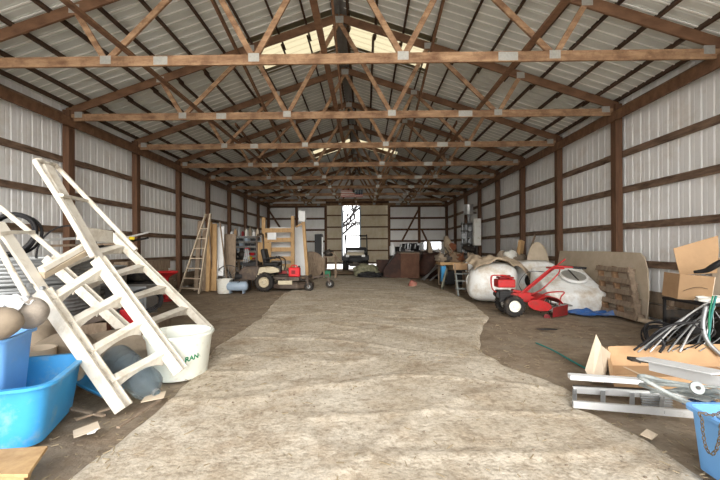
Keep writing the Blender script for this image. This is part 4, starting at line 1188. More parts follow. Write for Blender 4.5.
# middle tank
cx, cy = 4.55, 10.3
t = thing('poly_tank', 'white plastic tank with a dusty brown top, between the other two white tanks', 'tank', (cx, cy, 0))
mb = MB(); rbox(mb, (cx, cy, .52), (.60, .6, .51), .42, 60, 40, lambda p: Vector((p.x * (1 - .12 * (p.z + 1) / 2), p.y * (1 - .3 * (p.z + 1) / 2), p.z)), nz=.02, seed=3); mb.build('tank_shell', 'tank', t, smooth='all')
oring(t, 'hatch_ring', 'rubber', Vector((cx - .2, cy - .585, .52)), Vector((0, -.94, .3)), .23, .05, .04)
MB().lathe([(0, 0), (.17, 0), (.17, .01), (0, .01)], c=Vector((cx - .2, cy - .565, .50)), axis=Vector((0, -.94, .3)), n=30).build('hatch_shade_disc', 'dsteel', t)  # no hollow: dark disc coloured like the shaded inside of the hatch
# left tank
cx, cy = 3.30, 9.9
t = thing('poly_tank', 'white domed plastic tank under a tan canvas, leftmost of the white tanks', 'tank', (cx, cy, 0))
mb = MB(); rbox(mb, (cx, cy, .50), (.60, .66, .49), .62, 60, 40, lambda p: Vector((p.x + .10 * p.z, p.y + .15 * p.z, p.z)), rz=R(-14), nz=.02, seed=8); mb.build('tank_shell', 'tank', t, smooth='all')
oring(t, 'side_hatch', 'tank', Vector((cx - .55, cy - .12, .50)), Vector((-1, -.35, -.05)), .20, .03, .025)
MB().lathe([(0, 0), (.175, 0), (.175, .008), (0, .008)], c=Vector((cx - .55, cy - .12, .50)), axis=Vector((-1, -.35, -.05)), n=26).build('hatch_shade_disc', 'gsteel', t)  # closed grey disc, shade of the open hatch put into its colour
# canvas draped over it
def drape(u, v):
    x = cx - .62 + u * 1.45; y = cy - .62 + v * 1.25
    a = (x - cx) / .95; b = (y - cy - .1) / .95
    z = .5 + .56 * max(0, 1 - abs(a) ** 2.6 - abs(b) ** 2.6) ** .5 if abs(a) ** 2.6 + abs(b) ** 2.6 < 1 else .5
    z = max(z, .62 - .3 * max(0, -b)) + .012
    z += abs(noise.noise(Vector((x * 2.6, y * 2.2, 4)))) * .22 + noise.noise(Vector((x * 7, y * 7, 2))) * .04
    e = noise.noise(Vector((u * 4, v * 4, 7)))
    return Vector((x + e * .1, y + e * .12, z + .02))
mb = MB(); mb.grid(drape, 50, 44); tag(mb.build('canvas_cover', 'canvas', smooth='all', thick=.01), 'crumpled tan canvas cloth heaped over the leftmost white tank', 'cloth')

# ---- tiller
d = 7.6
wc = P3(514.2, 307.2, d - .02); wc.z = .205
t = thing('rotary_tiller', 'red walk-behind rotary tiller with one big near wheel, parked before the white tanks', 'tiller', (P3(532, 310, d).x, d + .2, 0))
def T_(mb, n, m_, **k): return mb.build(n, m_, t, **k)
def tp(px, py, dd=0): return P3(px, py, d + .22 + dd)
for dy in (-.02, .46):
    o = tyre((wc.x, d + dy, .205), .205, .14, (0, 1, 0), t, 'tire')
    MB().lathe([(0, -.03), (.03, -.05), (.04, -.02), (.10, -.02), (.115, -.05), (.12, 0), (.115, .05), (0, .04)], c=(wc.x, d + dy, .205), axis=(0, 1, 0), n=26).build('wheel_rim', 'white_pl', o, smooth=True)
mb = MB(); mb.cyl((wc.x, d, .205), (wc.x, d + .5, .205), .022, n=12); T_(mb, 'axle', 'dsteel')
mb = MB(); mb.box(tp(520, 297) , (.40, .18, .20)); mb.box(tp(510, 294), (.3, .22, .07)); T_(mb, 'transmission', 'red', bevel=.02)
mb = MB(); mb.box(tp(504.5, 283), (.36, .28, .17)); T_(mb, 'engine_shroud', 'red', bevel=.025)
mb = MB(); mb.box(tp(505, 277.5), (.30, .22, .04)); mb.lathe([(0, 0), (.035, 0), (.035, .03), (0, .035)], c=tp(509, 276.5), n=12); T_(mb, 'fuel_tank', 'maroon', bevel=.012)
mb = MB(); mb.box(tp(503, 296), (.22, .26, .20)); mb.lathe([(0, -.1), (.07, -.1), (.07, .1), (0, .1)], c=tp(498, 294), axis=(0, 1, 0), n=16)
for k in range(5): mb.box(tp(504, 290.5 + k * 1.8), (.26, .3, .012))
T_(mb, 'engine_block', 'black')
mb = MB()
mb.tube(smooth_path([tp(496, 292, -.16), tp(492, 288, -.16), tp(491, 277, -.16), tp(496, 275.3, -.16), tp(505, 276, -.16), tp(512, 279, -.16)], 5), .012, 8)
mb.tube(smooth_path([tp(496, 292, .16), tp(492, 288, .16), tp(492, 276.5, .16), tp(498, 275.3, .16), tp(508, 275.8, .16), tp(513, 281, .16)], 5), .012, 8)
mb.tube([tp(491.5, 284, -.16), tp(491.5, 284, .16)], .012, 8); T_(mb, 'engine_guard', 'red', smooth=True)
mb = MB(); mb.bar(tp(499, 293), tp(544, 299), .05, .10); mb.bar(tp(512, 290), tp(530, 294), .05, .12); T_(mb, 'main_frame', 'red', bevel=.008)
for dy, sft in ((-.16, 0), (.16, 3)):
    mb = MB()
    P = [tp(521 + sft, 293, dy * .5), tp(533 + sft, 283, dy * .8), tp(551 + sft, 268.5, dy), tp(557 + sft, 266.5, dy), tp(571 + sft, 267.2, dy * 1.4), tp(576 + sft, 267.5, dy * 1.5)]
    mb.tube(smooth_path(P, 6), .019, 10); T_(mb, 'handlebar', 'red', smooth=True)
    mb = MB(); mb.tube([tp(573 + sft, 267.4, dy * 1.5), tp(583 + sft, 268.2, dy * 1.7)], .024, 10); T_(mb, 'grip', 'black', smooth=True)
mb = MB(); mb.tube(smooth_path([tp(530, 295), tp(541, 290), tp(549, 283), tp(558, 274), tp(560, 269)], 5), .014, 8); T_(mb, 'handle_brace', 'red', smooth=True)
mb = MB(); mb.box(tp(555, 268), (.22, .34, .03)); T_(mb, 'handle_panel', 'red', bevel=.008)
mb = MB(); mb.tube([tp(555, 267), tp(563.5, 260.5)], .012, 8); mb.tube([tp(563, 261), tp(565, 259)], .02, 8); T_(mb, 'shift_lever', 'red', smooth=True)
mb = MB(); mb.tube(smooth_path([tp(522, 291, -.1), tp(519, 283, -.12), tp(528, 272, -.1), tp(546, 272, -.05)], 6), .007, 6); T_(mb, 'control_cable', 'black', smooth=True)
# tine hood: curved sheets
mb = MB()
c0 = tp(543, 303)
def hood(u, v):
    a = R(20) + u * R(140); y = -.34 + v * .68
    return Vector((c0.x - .02 + .30 * math.cos(a), d + .26 + y, .18 + .22 * math.sin(a)))
mb.grid(hood, 20, 8); T_(mb, 'tine_hood', 'red', smooth='all', thick=.012)
mb = MB(); pr = []
for k in range(18):
    a = 2 * PI * k / 18; q = tp(540, 305.5, -.36); pr.append(q + Vector((.235 * math.cos(a) + .03 * math.sin(a), 0, .105 * math.sin(a) - .05 * math.cos(a))))
mb.prism(pr, (0, .02, 0)); T_(mb, 'side_shield', 'red', bevel=.005)
mb = MB(); a1, a2, a3, a4 = tp(553, 308, -.45), tp(568, 304.5, -.25), tp(567.5, 318, -.25), tp(552.5, 324, -.5)
a3.z = max(a3.z, .02); a4.z = max(a4.z, .02)
mb.prism([a1, a2, a3, a4], (.02, .03, 0)); T_(mb, 'rear_flap', 'maroon', bevel=.006)
mb = MB(); mb.box(tp(559, 304, .12), (.3, .5, .03)); T_(mb, 'hood_top', 'gsteel', bevel=.006)
mb = MB(); mb.tube(smooth_path([tp(541, 296, -.1), tp(549, 292.5, -.2), tp(564, 292, -.2), tp(561, 297, -.2), tp(559, 305, -.2)], 5), .013, 8); T_(mb, 'depth_bracket', 'red', smooth=True)
mb = MB(); ax = Vector((c0.x, d + .26, .19))
mb.cyl(ax + Vector((0, -.3, 0)), ax + Vector((0, .3, 0)), .03, n=12)
for k in range(6):
    for j in range(4):
        a = 2 * PI * j / 4 + k * .5; y = -.27 + k * .108
        mb.tube([ax + Vector((0, y, 0)), ax + Vector((.12 * math.cos(a), y, .12 * math.sin(a))), ax + Vector((.165 * math.cos(a + .3), y + .03, .165 * math.sin(a + .3)))], .012, 6)
T_(mb, 'tines', 'dsteel')
mb = MB(); mb.cyl(tp(547, 317, -.3), tp(547, 317, -.2), .06, n=14); T_(mb, 'tine_gearbox', 'maroon')

# ---- blue tarp
def tarp(u, v):
    x = 4.35 + u * 1.05 - .2 * v; y = 7.5 + v * .5
    z = .025 + abs(noise.noise(Vector((x * 4, y * 4, 3)))) * .13 * min(1, 4 * min(u, v, 1 - u, 1 - v) + .2)
    return Vector((x + noise.noise(Vector((u * 5, v * 5, 1))) * .08, y, z))
mb = MB(); mb.grid(tarp, 44, 30); tag(mb.build('blue_tarp', 'bluetarp', smooth='all', thick=.004), 'crumpled blue tarp on the dirt in front of the rightmost white tank', 'tarp')

# ---- plywood sheet leaning along the right wall
mb = MB()
pts = []
def pl(y, z): return Vector((5.16 + .22 * z / 1.28, y, z))
out = [pl(6.95, .02), pl(7.02, .5), pl(7.15, .95), pl(7.28, 1.18), pl(7.42, 1.27), pl(8.5, 1.29), pl(10.45, 1.28), pl(10.45, .02)]
mb.prism(out, (.022, 0, 0)); tag(mb.build('plywood_sheet', 'ply', bevel=.003), 'long dusty plywood sheet leaning against the right wall behind the pallet', 'plywood')
# ---- pallet
t = thing('wooden_pallet', 'weathered wooden pallet leaning on the plywood sheet at the right wall', 'pallet', (4.95, 7.5, 0))
def pp(u_, z, o=0): return Vector((4.94 + .03 * u_, 6.88 + 1.08 * u_, .02)) + Vector((.26, .62, .95)) * z + Vector((.93, -.15, -.17)) * o
ys0, ys1 = 0, 1
for i, y in enumerate((.05, .5, .95)):
    MB().bar(pp(y, .02, .06), pp(y, 1.0, .06), .10, .07, up=(1, 0, 0)).build('stringer', 'old_wood' if i == 0 else 'truss', t, bevel=.004)
for z in (.06, .28, .50, .72, .95):
    MB().bar(pp(ys0, z, -.0), pp(ys1, z, -.0), .10, .02, up=(.26, .62, .95)).build('deck_board', 'old_wood', t, bevel=.003)
for z in (.1, .38, .66, .94):
    MB().bar(pp(ys0, z, .12), pp(ys1, z, .12), .10, .02, up=(.26, .62, .95)).build('back_board', 'old_wood', t, bevel=.003)
for i, z in enumerate((.1, .2, .3, .4, .5, .6, .7, .8, .9)):
    if i % 2 == 0: MB().box(pp(.02, z, .06), (.11, .05, .06)).build('end_block', 'old_wood', t)
# pale pole on the floor
a = P3(637, 319, 7.0); b = P3(664, 326, 6.35); a.z = .05; b.z = .05
tag(MB().tube([a, a.lerp(b, .5) + Vector((0, 0, .01)), b], [.04, .045, .038], 12).build('pale_pole', 'card_l', smooth=True), 'short pale peeling pole on the dirt below the wooden pallet', 'pole')
a = P3(673, 305, 6.0)
t = thing('shovel', 'flat grey-brown shovel blade and handle leaning on the right wall under the cardboard', 'shovel', (5.0, 6.2, 0))
mb = MB(); mb.prism([P3(663, 318, 6.2), P3(664, 310, 6.2), P3(671, 305, 6.2), P3(678, 311, 6.2), P3(678, 321, 6.2), P3(668, 326, 6.15)], (.03, .02, 0)); mb.build('blade', 'old_wood', t, bevel=.004)
mb = MB(); mb.tube([P3(671, 307, 6.2), P3(677, 280, 6.45)], .03, 10); mb.build('handle', 'old_wood', t, smooth=True)

# ---- oval tabletop, stick, rubble behind the tanks
t = thing('oval_tabletop', 'oval brown tabletop standing on edge against the right wall behind the middle tank', 'tabletop', (5.06, 11.0, 0))
pr = [Vector((5.12 + .0 * math.sin(a) + .10 * (1 + math.sin(a)), 11.55 + .40 * math.cos(a), .78 + .77 * math.sin(a))) for a in [2 * PI * k / 40 for k in range(40)]]
pr = [Vector((P3(538.5, 250, 10.98).x + .33 * math.cos(a), 11.0 + .05 * math.sin(a), .78 + .76 * math.sin(a))) for a in [2 * PI * k / 40 for k in range(40)]]
mb = MB(); mb.prism(pr, (0, .03, 0)); mb.build('top', 'ply', t, bevel=.004)
a = P3(523, 262, 11.2); a.z = .0; tag(MB().bar(P3(523, 275, 11.3), P3(535, 235, 11.9), .05, .05).build('wooden_stick', 'old_wood', bevel=.004), 'rough wooden stick leaning behind the middle white tank', 'stick')
t = thing('sacks_of_scrap', 'heap of brown wood scraps and clear plastic behind the canvas covered tank', 'scrap heap', (4.6, 11.9, 0))
c0 = P3(517, 252, 12.0)
mb = MB(); mb.blob((c0.x - .15, 12.0, .6), (.55, .3, .68), 6, .25, 4, 2.2, flat=0); mb.build('heap', 'canvas2', t, smooth='all')
mb = MB(); mb.blob((c0.x - .28, 11.85, 1.08), (.20, .15, .22), 12, .3, 3, 2.2); mb.build('clear_plastic', 'white_pl', t, smooth='all')
mb = MB(); mb.bar((c0.x + .0, 11.9, .9), (c0.x + .15, 12.0, 1.6), .2, .12); mb.build('wood_chunk', 'new_wood', t, bevel=.02)

# ================================================================== RIGHT FOREGROUND
# heap base: dark crate with cables and tubes
t = thing('wire_cart', 'low black metal cart full of tangled cables at the right wall', 'cart', (4.75, 5.05, 0))
for x in (4.22, 5.3):
    for y in (4.7, 5.35): MB().box((x, y, .335), (.03, .03, .66)).build('leg', 'black', t)
for z in (.16, .665):
    MB().box((4.76, 5.02, z), (1.12, .7, .03)).build('shelf', 'black', t)
MB().box((4.76, 5.36, .32), (1.06, .02, .36)).build('back_panel', 'dsteel', t)
for i, (x, y, z, s, mt, lab, nm, ca) in enumerate(((4.32, 5.05, .30, (.3, .3, .24), 'black', 'black plastic case on the lower shelf of the cart, on the left', 'plastic_case', 'case'), (4.72, 5.0, .34, (.36, .34, .3), 'dsteel', 'dark metal box on the lower shelf of the cart, in the middle', 'metal_box', 'box'), (5.1, 5.1, .28, (.3, .3, .2), 'black', 'black crate on the lower shelf of the cart, on the right', 'crate', 'crate'))):
    tag(MB().box((x, y, z), s).build(nm, mt, bevel=.02), lab, ca)
sack('white paper bag lying on top of the cart under the cardboard box', (4.40, 4.80, .72), (.20, .14, .05), 31, 'white_pl', amp=.25, name='paper_bag', cat='bag', flat=.685)
tag(MB().box((4.86, 4.74, .70), (.5, .2, .025), ry=R(2)).build('white_board', 'white', bevel=.004), 'flat white board lying on top of the cart at the right edge', 'board')
# cardboard boxes on it
t = thing('cardboard_box', 'open tan cardboard box with a tall raised flap on top of the cart', 'box', (4.6, 5.1, .82))
mb = MB(); f0, f1, f2, f3 = P3(680, 274, 5.1), P3(715, 277, 4.75), P3(711, 302, 4.75), P3(677.5, 299, 5.1)
mb.prism([f0, f1, f2, f3], (.006, .012, 0)); mb.build('front_panel', 'card', t)
mb = MB(); g0, g1, g2, g3, g4, gl = [P3(x_, y_, 5.45 - .007 * (x_ - 673)) for x_, y_ in ((673.5, 248.5), (718, 235.5), (719, 250), (717, 273), (680, 275), (676.5, 262))]
mb.prism([g0, g1, g2, g3, g4, gl], (.004, .01, 0)); mb.build('raised_flap', 'card', t)
mb = MB(); mb.prism([f0, f3, f3 + Vector((.12, .42, 0)), f0 + Vector((.12, .42, 0))], (.008, 0, 0)); mb.build('side_panel', 'card', t)
mb = MB(); mb.prism([f1, f2, f2 + Vector((.12, .42, 0)), f1 + Vector((.12, .42, 0))], (.008, 0, 0)); mb.build('side_panel', 'card_l', t)
mb = MB(); q = P3(697, 289, 4.9); mb.tube(smooth_path([P3(683, 291, 5.03), P3(692, 288, 4.93), P3(700, 287.3, 4.86), P3(708, 289, 4.79)], 5), .003, 5); mb.build('ink_curve', 'dsteel', t)
q = P3(706, 271, 4.95)
tag(MB().tube(smooth_path([P3(694, 272, 5.1), P3(706, 270.5, 5.0), P3(716, 265, 4.9), P3(724, 261, 4.85)], 5), [.02 + .02 * min(1, i / 8) for i in range(16)], 10).build('black_plastic_strip', 'black', smooth='all'), 'folded strip of black plastic lying in the raised cardboard box', 'plastic strip')
mb = MB(); a = P3(720, 262, 5.3); mb.box((a.x + .12, a.y, a.z - .25), (.3, .2, .62), rz=R(10)); mb.build('second_carton', 'card_l', t)
# tubes and cables fan
fan = [((638, 352), (708, 303)), ((645, 350), (700, 312)), ((650, 352), (712, 300)), ((634, 350), (690, 316)), ((668, 352), (714, 306)), ((680, 352), (704, 318)), ((694, 354), (712, 312)), ((660, 340), (706, 306)), ((702, 356), (715, 306)), ((675, 346), (698, 334))]
for i, (a, b) in enumerate(fan):
    A = P3(*a, 4.2 + .03 * i); A.z = max(A.z, .03); B = P3(*b, 4.62)
    mt = ['gsteel', 'hose', 'alu', 'hose', 'gsteel', 'alu', 'gsteel', 'hose', 'alu', 'dsteel'][i]
    nmc = {'gsteel': 'grey metal', 'hose': 'black', 'alu': 'pale aluminium', 'dsteel': 'dark steel'}[mt]
    tag(MB().tube(sag(A, B, -.03 - .015 * (i % 3)), .009 + .003 * (i % 2), 7).build('thin_tube', mt, smooth='all'), '%s rod of the fan on the cart, its foot %s from the left' % (nmc, (ordn + ['tenth'])[[2, 3, 4, 0, 6, 8, 7, 5, 9, 1][i] % 10] if True else ''), 'rod', 'rods leaning on the cart')
for i, (pts, mt, r_, lab) in enumerate((
    ([(706, 306), (703, 325), (708, 342), (722, 356)], 'gsteel', .025, 'thick grey hose curving down in front of the cart'),
    ([(716, 296), (711, 318), (708, 346)], 'tealhose', .013, 'teal hose hanging in front of the cart'),
    ([(713, 296), (709, 318), (710, 346)], 'green', .009, 'thin green hose hanging beside the teal one at the cart'),
    ([(640, 352), (655, 333), (672, 325), (700, 322)], 'hose', .012, 'black cable arching low over the rods left of the cart'),
    ([(652, 345), (662, 330), (685, 322), (703, 330)], 'hose', .010, 'second black cable looping at the cart front'),
    ([(655, 348), (650, 340), (658, 336), (664, 345), (660, 352)], 'hose', .016, 'small loop of black cord at the left foot of the rods'))):
    P = [P3(*p, 4.45 - .05 * k) for k, p in enumerate(pts)]
    for p in P: p.z = max(p.z, .03)
    tag(MB().tube(smooth_path(P, 6), r_, 8).build('hose', mt, smooth='all'), lab, 'hose')
coil('tangle of black cables heaped at the foot of the cart', (3.85, 4.85, .16), .26, .008, 9, (0, -.6, .8), 12)
rq = random.Random(2)
for i in range(14):
    x0 = 640 + i * 4.6; A = P3(x0, 352 - rq.random() * 5, 4.35); A.z = max(A.z, .03); M1 = P3(x0 + 14 + rq.random() * 12, 330 + rq.random() * 8, 4.5); B = P3(688 + rq.random() * 30, 306 + rq.random() * 16, 4.6)
    lab = '%s wire in the tangle before the cart, its lower end %s from the left' % (['black', 'grey', 'dark grey'][i % 3], ['first', 'second', 'third', 'fourth', 'fifth', 'sixth', 'seventh', 'eighth', 'ninth', 'tenth', 'eleventh', 'twelfth', 'thirteenth', 'fourteenth'][i])
    tag(MB().tube(smooth_path([A, M1, B], 7), .006, 6).build('wire', ['hose', 'gsteel', 'dsteel'][i % 3], smooth='all'), lab, 'wire', 'wires tangled before the cart')
a = P3(672, 328, 4.5)
tag(MB().box((a.x, 4.55, .12), (.22, .08, .16), rz=R(10)).build('small_white_box', 'white', bevel=.006), 'small white box among the black cables left of the cart', 'box')

# ---- long flat open carton
t = thing('long_carton', 'long flat open cardboard carton lying on the floor with raised end flaps', 'carton', (3.1, 4.05, 0))
xa, xb = 2.44, 4.3
h = .17
def quad(name, pts, mt='card', th=(0, 0, .006)): 
    mb = MB(); mb.prism([Vector(p) for p in pts], th); return mb.build(name, mt, t)
xk = 2.84
quad('bottom_panel', [(xa, 3.72, .02), (xb, 3.45, .02), (xb, 4.3, .02), (xk, 4.36, .02)])
quad('back_panel', [(xk, 4.36, .02), (xb, 4.3, .02), (xb + .05, 4.36, .27), (xk, 4.44, .22)], th=(0, .006, 0))
quad('front_panel', [(xa, 3.72, .02), (xb, 3.45, .02), (xb, 3.42, .16), (xa, 3.70, .14)], th=(0, .006, 0))
quad('end_panel', [(xa, 3.72, .02), (xk, 4.36, .02), (xk - .03, 4.42, .22), (xa - .03, 3.74, .12)], th=(.006, 0, 0))
quad('back_flap', [(xk + .02, 4.44, .22), (xb + .05, 4.36, .27), (xb + .05, 4.62, .20), (xk + .02, 4.66, .15)])
e0, e1, e2, e3 = P3(585, 370, 3.95), P3(596, 334.5, 4.2), P3(601, 345, 4.1), P3(592, 382, 3.82)
quad('raised_end_flap', [e0, e1, e2, e3], 'card_l', (.006, .002, 0))
e4, e5 = P3(611, 353, 4.3), P3(604, 383, 3.75)
quad('raised_side_flap', [e3, e2, e4, e5], 'card_l', (0, .006, 0))
for i, x in enumerate((2.9, 3.25, 3.6, 3.95)):
    quad('crease_tape', [(x, 3.75, .028), (x + .03, 3.75, .028), (x + .05, 4.3, .028), (x + .02, 4.3, .028)], 'card_l', (0, 0, .002))

# ---- aluminium ladder lying flat, white strip
t = thing('aluminium_ladder', 'aluminium ladder lying flat on the floor in front of the long carton', 'ladder', (2.5, 3.35, 0))
r1a, r1b = P3(573.5, 410, 3.20), P3(700, 421.5, 3.0)
r2a, r2b = P3(573.5, 394.5, 3.52), P3(700, 405, 3.34)
for a, b in ((r1a, r1b), (r2a, r2b)):
    a.z = .06; b.z = .06
    mb = MB(); mb.bar(a, b, .055, .012); mb.bar(a + Vector((0, .012, .025)), b + Vector((0, .012, .025)), .007, .03); mb.bar(a + Vector((0, .012, -.025)), b + Vector((0, .012, -.025)), .007, .03); mb.build('rail', 'alu', t)
for k in (.01, .245, .48, .715, .95):
    mb = MB(); mb.bar(r1a.lerp(r1b, k), r2a.lerp(r2b, k), .03, .036); mb.build('rung', 'gsteel', t, bevel=.004)
a, b = P3(569, 384, 3.72), P3(662, 392, 3.55); a.z = b.z = .12
mb = MB(); mb.bar(a, b, .045, .09); tag(mb.build('white_beam', 'white', bevel=.006), 'white rectangular metal beam lying just behind the aluminium ladder', 'beam')
a, b = P3(574, 390, 3.62), P3(690, 399, 3.45); a.z = b.z = .05
tag(MB().bar(a, b, .03, .05).build('dark_strip', 'dsteel'), 'dark strip on the floor between the ladder and the white beam', 'strip')
mb = MB()
for k in range(6): mb.bar(P3(640 + k * .5, 394 + k * 2.6, 3.4 - k * .03) * 1.0, P3(672, 396 + k * 2.6, 3.35 - k * .03), .008, .03)
tag(mb.build('corrugated_scrap', 'gsteel'), 'small grey ribbed metal scrap between the ladder rails', 'scrap')

# ---- long white panel across the carton
t = thing('white_trim_panel', 'long white folded trim panel lying across the carton towards the right edge', 'panel', (3.2, 3.3, .3))
a0, a1 = P3(645, 361.5, 3.55), P3(730, 379, 2.85)
mb = MB(); mb.bar(a0 + Vector((0, .05, .02)), a1 + Vector((0, .06, .02)), .012, .20); mb.build('top_face', 'white', t, bevel=.003)
mb = MB(); mb.bar(a0 + Vector((0, -.05, -.02)), a1 + Vector((0, -.04, -.035)), .09, .012); mb.build('side_face', 'white', t, bevel=.003)
mb = MB(); mb.bar(a0 + Vector((-.13, .02, .02)), a0 + Vector((.05, .02, -.0)), .03, .07); mb.bar(a0 + Vector((-.14, .0, .035)), a0 + Vector((-.08, -.06, .01)), .02, .02); mb.build('torn_end', 'dsteel', t)

# ---- blue tote
t = thing('storage_tote', 'blue plastic storage tote at the right edge with a rusty chain hanging over it', 'tote', (2.33, 2.09, 0))
open_box('tote_shell', 'blue', t, (2.33, 2.09, 0), .25, .30, .285, .325, .385, .005, R(-2), rim=.03, bev=.012)
mb = MB(); mb.box((2.012, 2.09, .36), (.03, .14, .05)); mb.build('corner_latch', 'blue_tub', t, bevel=.008)
# chain over the front rim
ch = thing('rusty_chain', 'length of steel chain looped over the front of the blue tote at the right', 'chain', P3(706, 440, 2.1))
def px_(px, py, x): return P3(px, py, F * x / (px - 365.6))
cp = smooth_path([Vector((2.30, 2.32, .40)), Vector((2.15, 2.27, .415)), Vector((2.03, 2.22, .41)), px_(700, 413, 1.985), px_(702, 420, 1.98), px_(703, 432, 1.99), px_(706, 447, 2.0), px_(711, 454, 2.0), px_(716, 450, 2.0), px_(720, 437, 1.99), px_(724, 422, 1.98), Vector((2.05, 2.02, .41))], 10)
L_c = 0; last = cp[0]; k = 0; link_pts = [(cp[0], cp[1] - cp[0])]
for i in range(1, len(cp)):
    L_c += (cp[i] - cp[i - 1]).length
    if L_c > .019: link_pts.append((cp[i], cp[i] - cp[i - 1])); L_c = 0
mb = MB()
for i, (p, dr) in enumerate(link_pts):
    dr = dr.normalized(); s = dr.cross(Vector((0, 1, 0))).normalized(); u = dr.cross(s)
    if i % 2: s = u
    mb.tube([p + dr * .014 * math.cos(a) + s * .008 * math.sin(a) for a in [2 * PI * j / 10 for j in range(10)]], .0032, 6, closed=True)
mb.build('chain_links', 'chain', ch, smooth='all')

# ---- folded metal lounge chair on the tote
t = thing('folding_lounge_frame', 'folded grey metal lounge chair frame lying on the blue tote and the carton', 'chair frame', (2.9, 2.9, .4))
def lt(pts, r_=.012, nm='frame_tube', mt='chairgrey', d0=3.0, d1=2.5):
    n = len(pts); P = [P3(*p, d0 + (d1 - d0) * i / (n - 1)) for i, p in enumerate(pts)]
    return MB().tube(smooth_path(P, 5), r_, 8).build(nm, mt, t, smooth=True)
lt([(690, 385), (665, 381), (645, 376), (639, 377), (648, 382), (672, 395), (700, 407), (730, 419)], .014)
lt([(640, 385), (652, 389), (676, 399), (700, 409), (730, 421)], .012, d0=2.95, d1=2.35)
lt([(640, 384), (655, 384), (690, 387), (728, 394)], .012, d0=3.1, d1=2.7)
lt([(645, 379), (670, 384), (700, 386), (730, 388)], .010, d0=3.15, d1=2.8)
lt([(650, 392), (680, 391), (705, 394), (728, 400)], .012, d0=2.95, d1=2.5)
lt([(697, 389), (706, 392), (716, 391), (728, 396)], .018, d0=2.7, d1=2.5)
for k in range(7):
    a = P3(668 + k * 6, 391 + k * 1.7, 2.85 - .05 * k); b = P3(684 + k * 6, 387.5 + k * 1.4, 3.0 - .05 * k)
    MB().bar(a, b, .006, .03).build('slat', 'chairgrey', t)
for k in range(5):
    a = P3(684 + k * 5, 404 + k * 1.2, 2.6 - .03 * k); b = P3(692 + k * 5.5, 399 + k * .6, 2.75 - .03 * k)
    MB().bar(a, b, .006, .02).build('blue_strap', 'bluetarp', t)
q = P3(697, 388, 2.62); MB().lathe([(0, -.01), (.042, -.01), (.045, 0), (.042, .01), (0, .01)], c=q, axis=(-.2, -.9, .4), n=24).build('pivot_plate', 'chairgrey', t, smooth=True)
MB().lathe([(0, -.012), (.012, -.012), (.012, .012), (0, .012)], c=q + Vector((0, -.008, .004)), axis=(-.2, -.9, .4), n=12).build('pivot_bolt', 'dsteel', t)

# ---- teal garden hose
P = [G(536, 345), G(552, 352), G(566, 360), G(580, 368), G(592, 374)]
for p in P: p.z = .03
tag(MB().tube(smooth_path(P, 6), .011, 8).build('garden_hose', 'tealhose', smooth='all'), 'teal garden hose running over the dirt to the carton', 'hose')

# ================================================================== FAR RIGHT
d = 16.9
t = thing('rusty_steel_tank', 'dark brown square steel tank standing in the aisle left of the steel tables', 'steel tank', (P3(410, 270, d).x, d, 0))
xa, xb = P3(400.5, 279, d).x, P3(419.5, 279, d).x
MB().box(((xa + xb) / 2, d + .3, .57), (xb - xa, .6, 1.13)).build('body', 'brown_lt', t, bevel=.01)
MB().box(((xa + xb) / 2, d + .3, 1.14), (xb - xa + .04, .64, .03)).build('lid', 'old_wood', t, bevel=.004)
t = thing('folded_brown_sheet', 'dark brown folded metal hood standing left of the square steel tank', 'metal hood', (P3(391, 275, d).x, d + .2, 0))
mb = MB(); mb.prism([P3(383.5, 277, d), P3(383.5, 270, d), P3(397.5, 252.5, d), P3(401, 255, d), P3(401, 278.5, d)], (0, .8, 0)); mb.build('hood_side', 'brown_st', t, bevel=.01)
tag(MB().box((P3(386, 270, 17.9).x, 18.2, .4), (.9, .6, .8)).build('dark_crate', 'brown_st', bevel=.01), 'dark brown crate beside the folded hood, nearest to the doors', 'crate')
# machine behind
d2 = 19.2
t = thing('engine_hoist', 'dark machinery with engine parts behind the square steel tank', 'machine', (P3(408, 250, d2).x, d2, 0))
q = P3(409, 250, d2)
MB().box((q.x, d2, .6), (1.5, .6, 1.2)).build('base', 'dsteel', t, bevel=.02)
mb = MB(); rr = random.Random(3)
for i in range(14):
    mb.box((q.x - .6 + rr.random() * 1.2, d2 - .2 + rr.random() * .4, 1.2 + rr.random() * .3), (.1 + rr.random() * .2, .2, .1 + rr.random() * .22), rz=rr.random())
mb.build('engine_parts', 'black', t)
mb = MB()
for i in range(5): mb.cyl((q.x - .5 + i * .25, d2 - .32, 1.25 + .1 * (i % 2)), (q.x - .45 + i * .25, d2 - .32, 1.55), .04, n=10)
mb.build('cylinders', 'gsteel', t, smooth=True)
MB().box((q.x + .3, d2 + .2, 1.45), (.9, .3, .35)).build('grey_casing', 'gsteel', t, bevel=.03)
a = P3(392.5, 249, 18.8)
t = thing('white_jug', 'tall white jug on a crate left of the dark machinery', 'jug', (a.x, 18.8, 0))
MB().lathe([(0, 0), (.16, 0), (.16, 1.0), (0, 1.0)], c=(a.x, 18.8, 0), n=4).build('pedestal', 'dsteel', t)
MB().lathe([(0, 1.0), (.13, 1.0), (.14, 1.1), (.14, 1.45), (.06, 1.55), (.05, 1.62), (0, 1.62)], c=(a.x, 18.8, 0), n=20).build('jug', 'white', t, smooth=True)
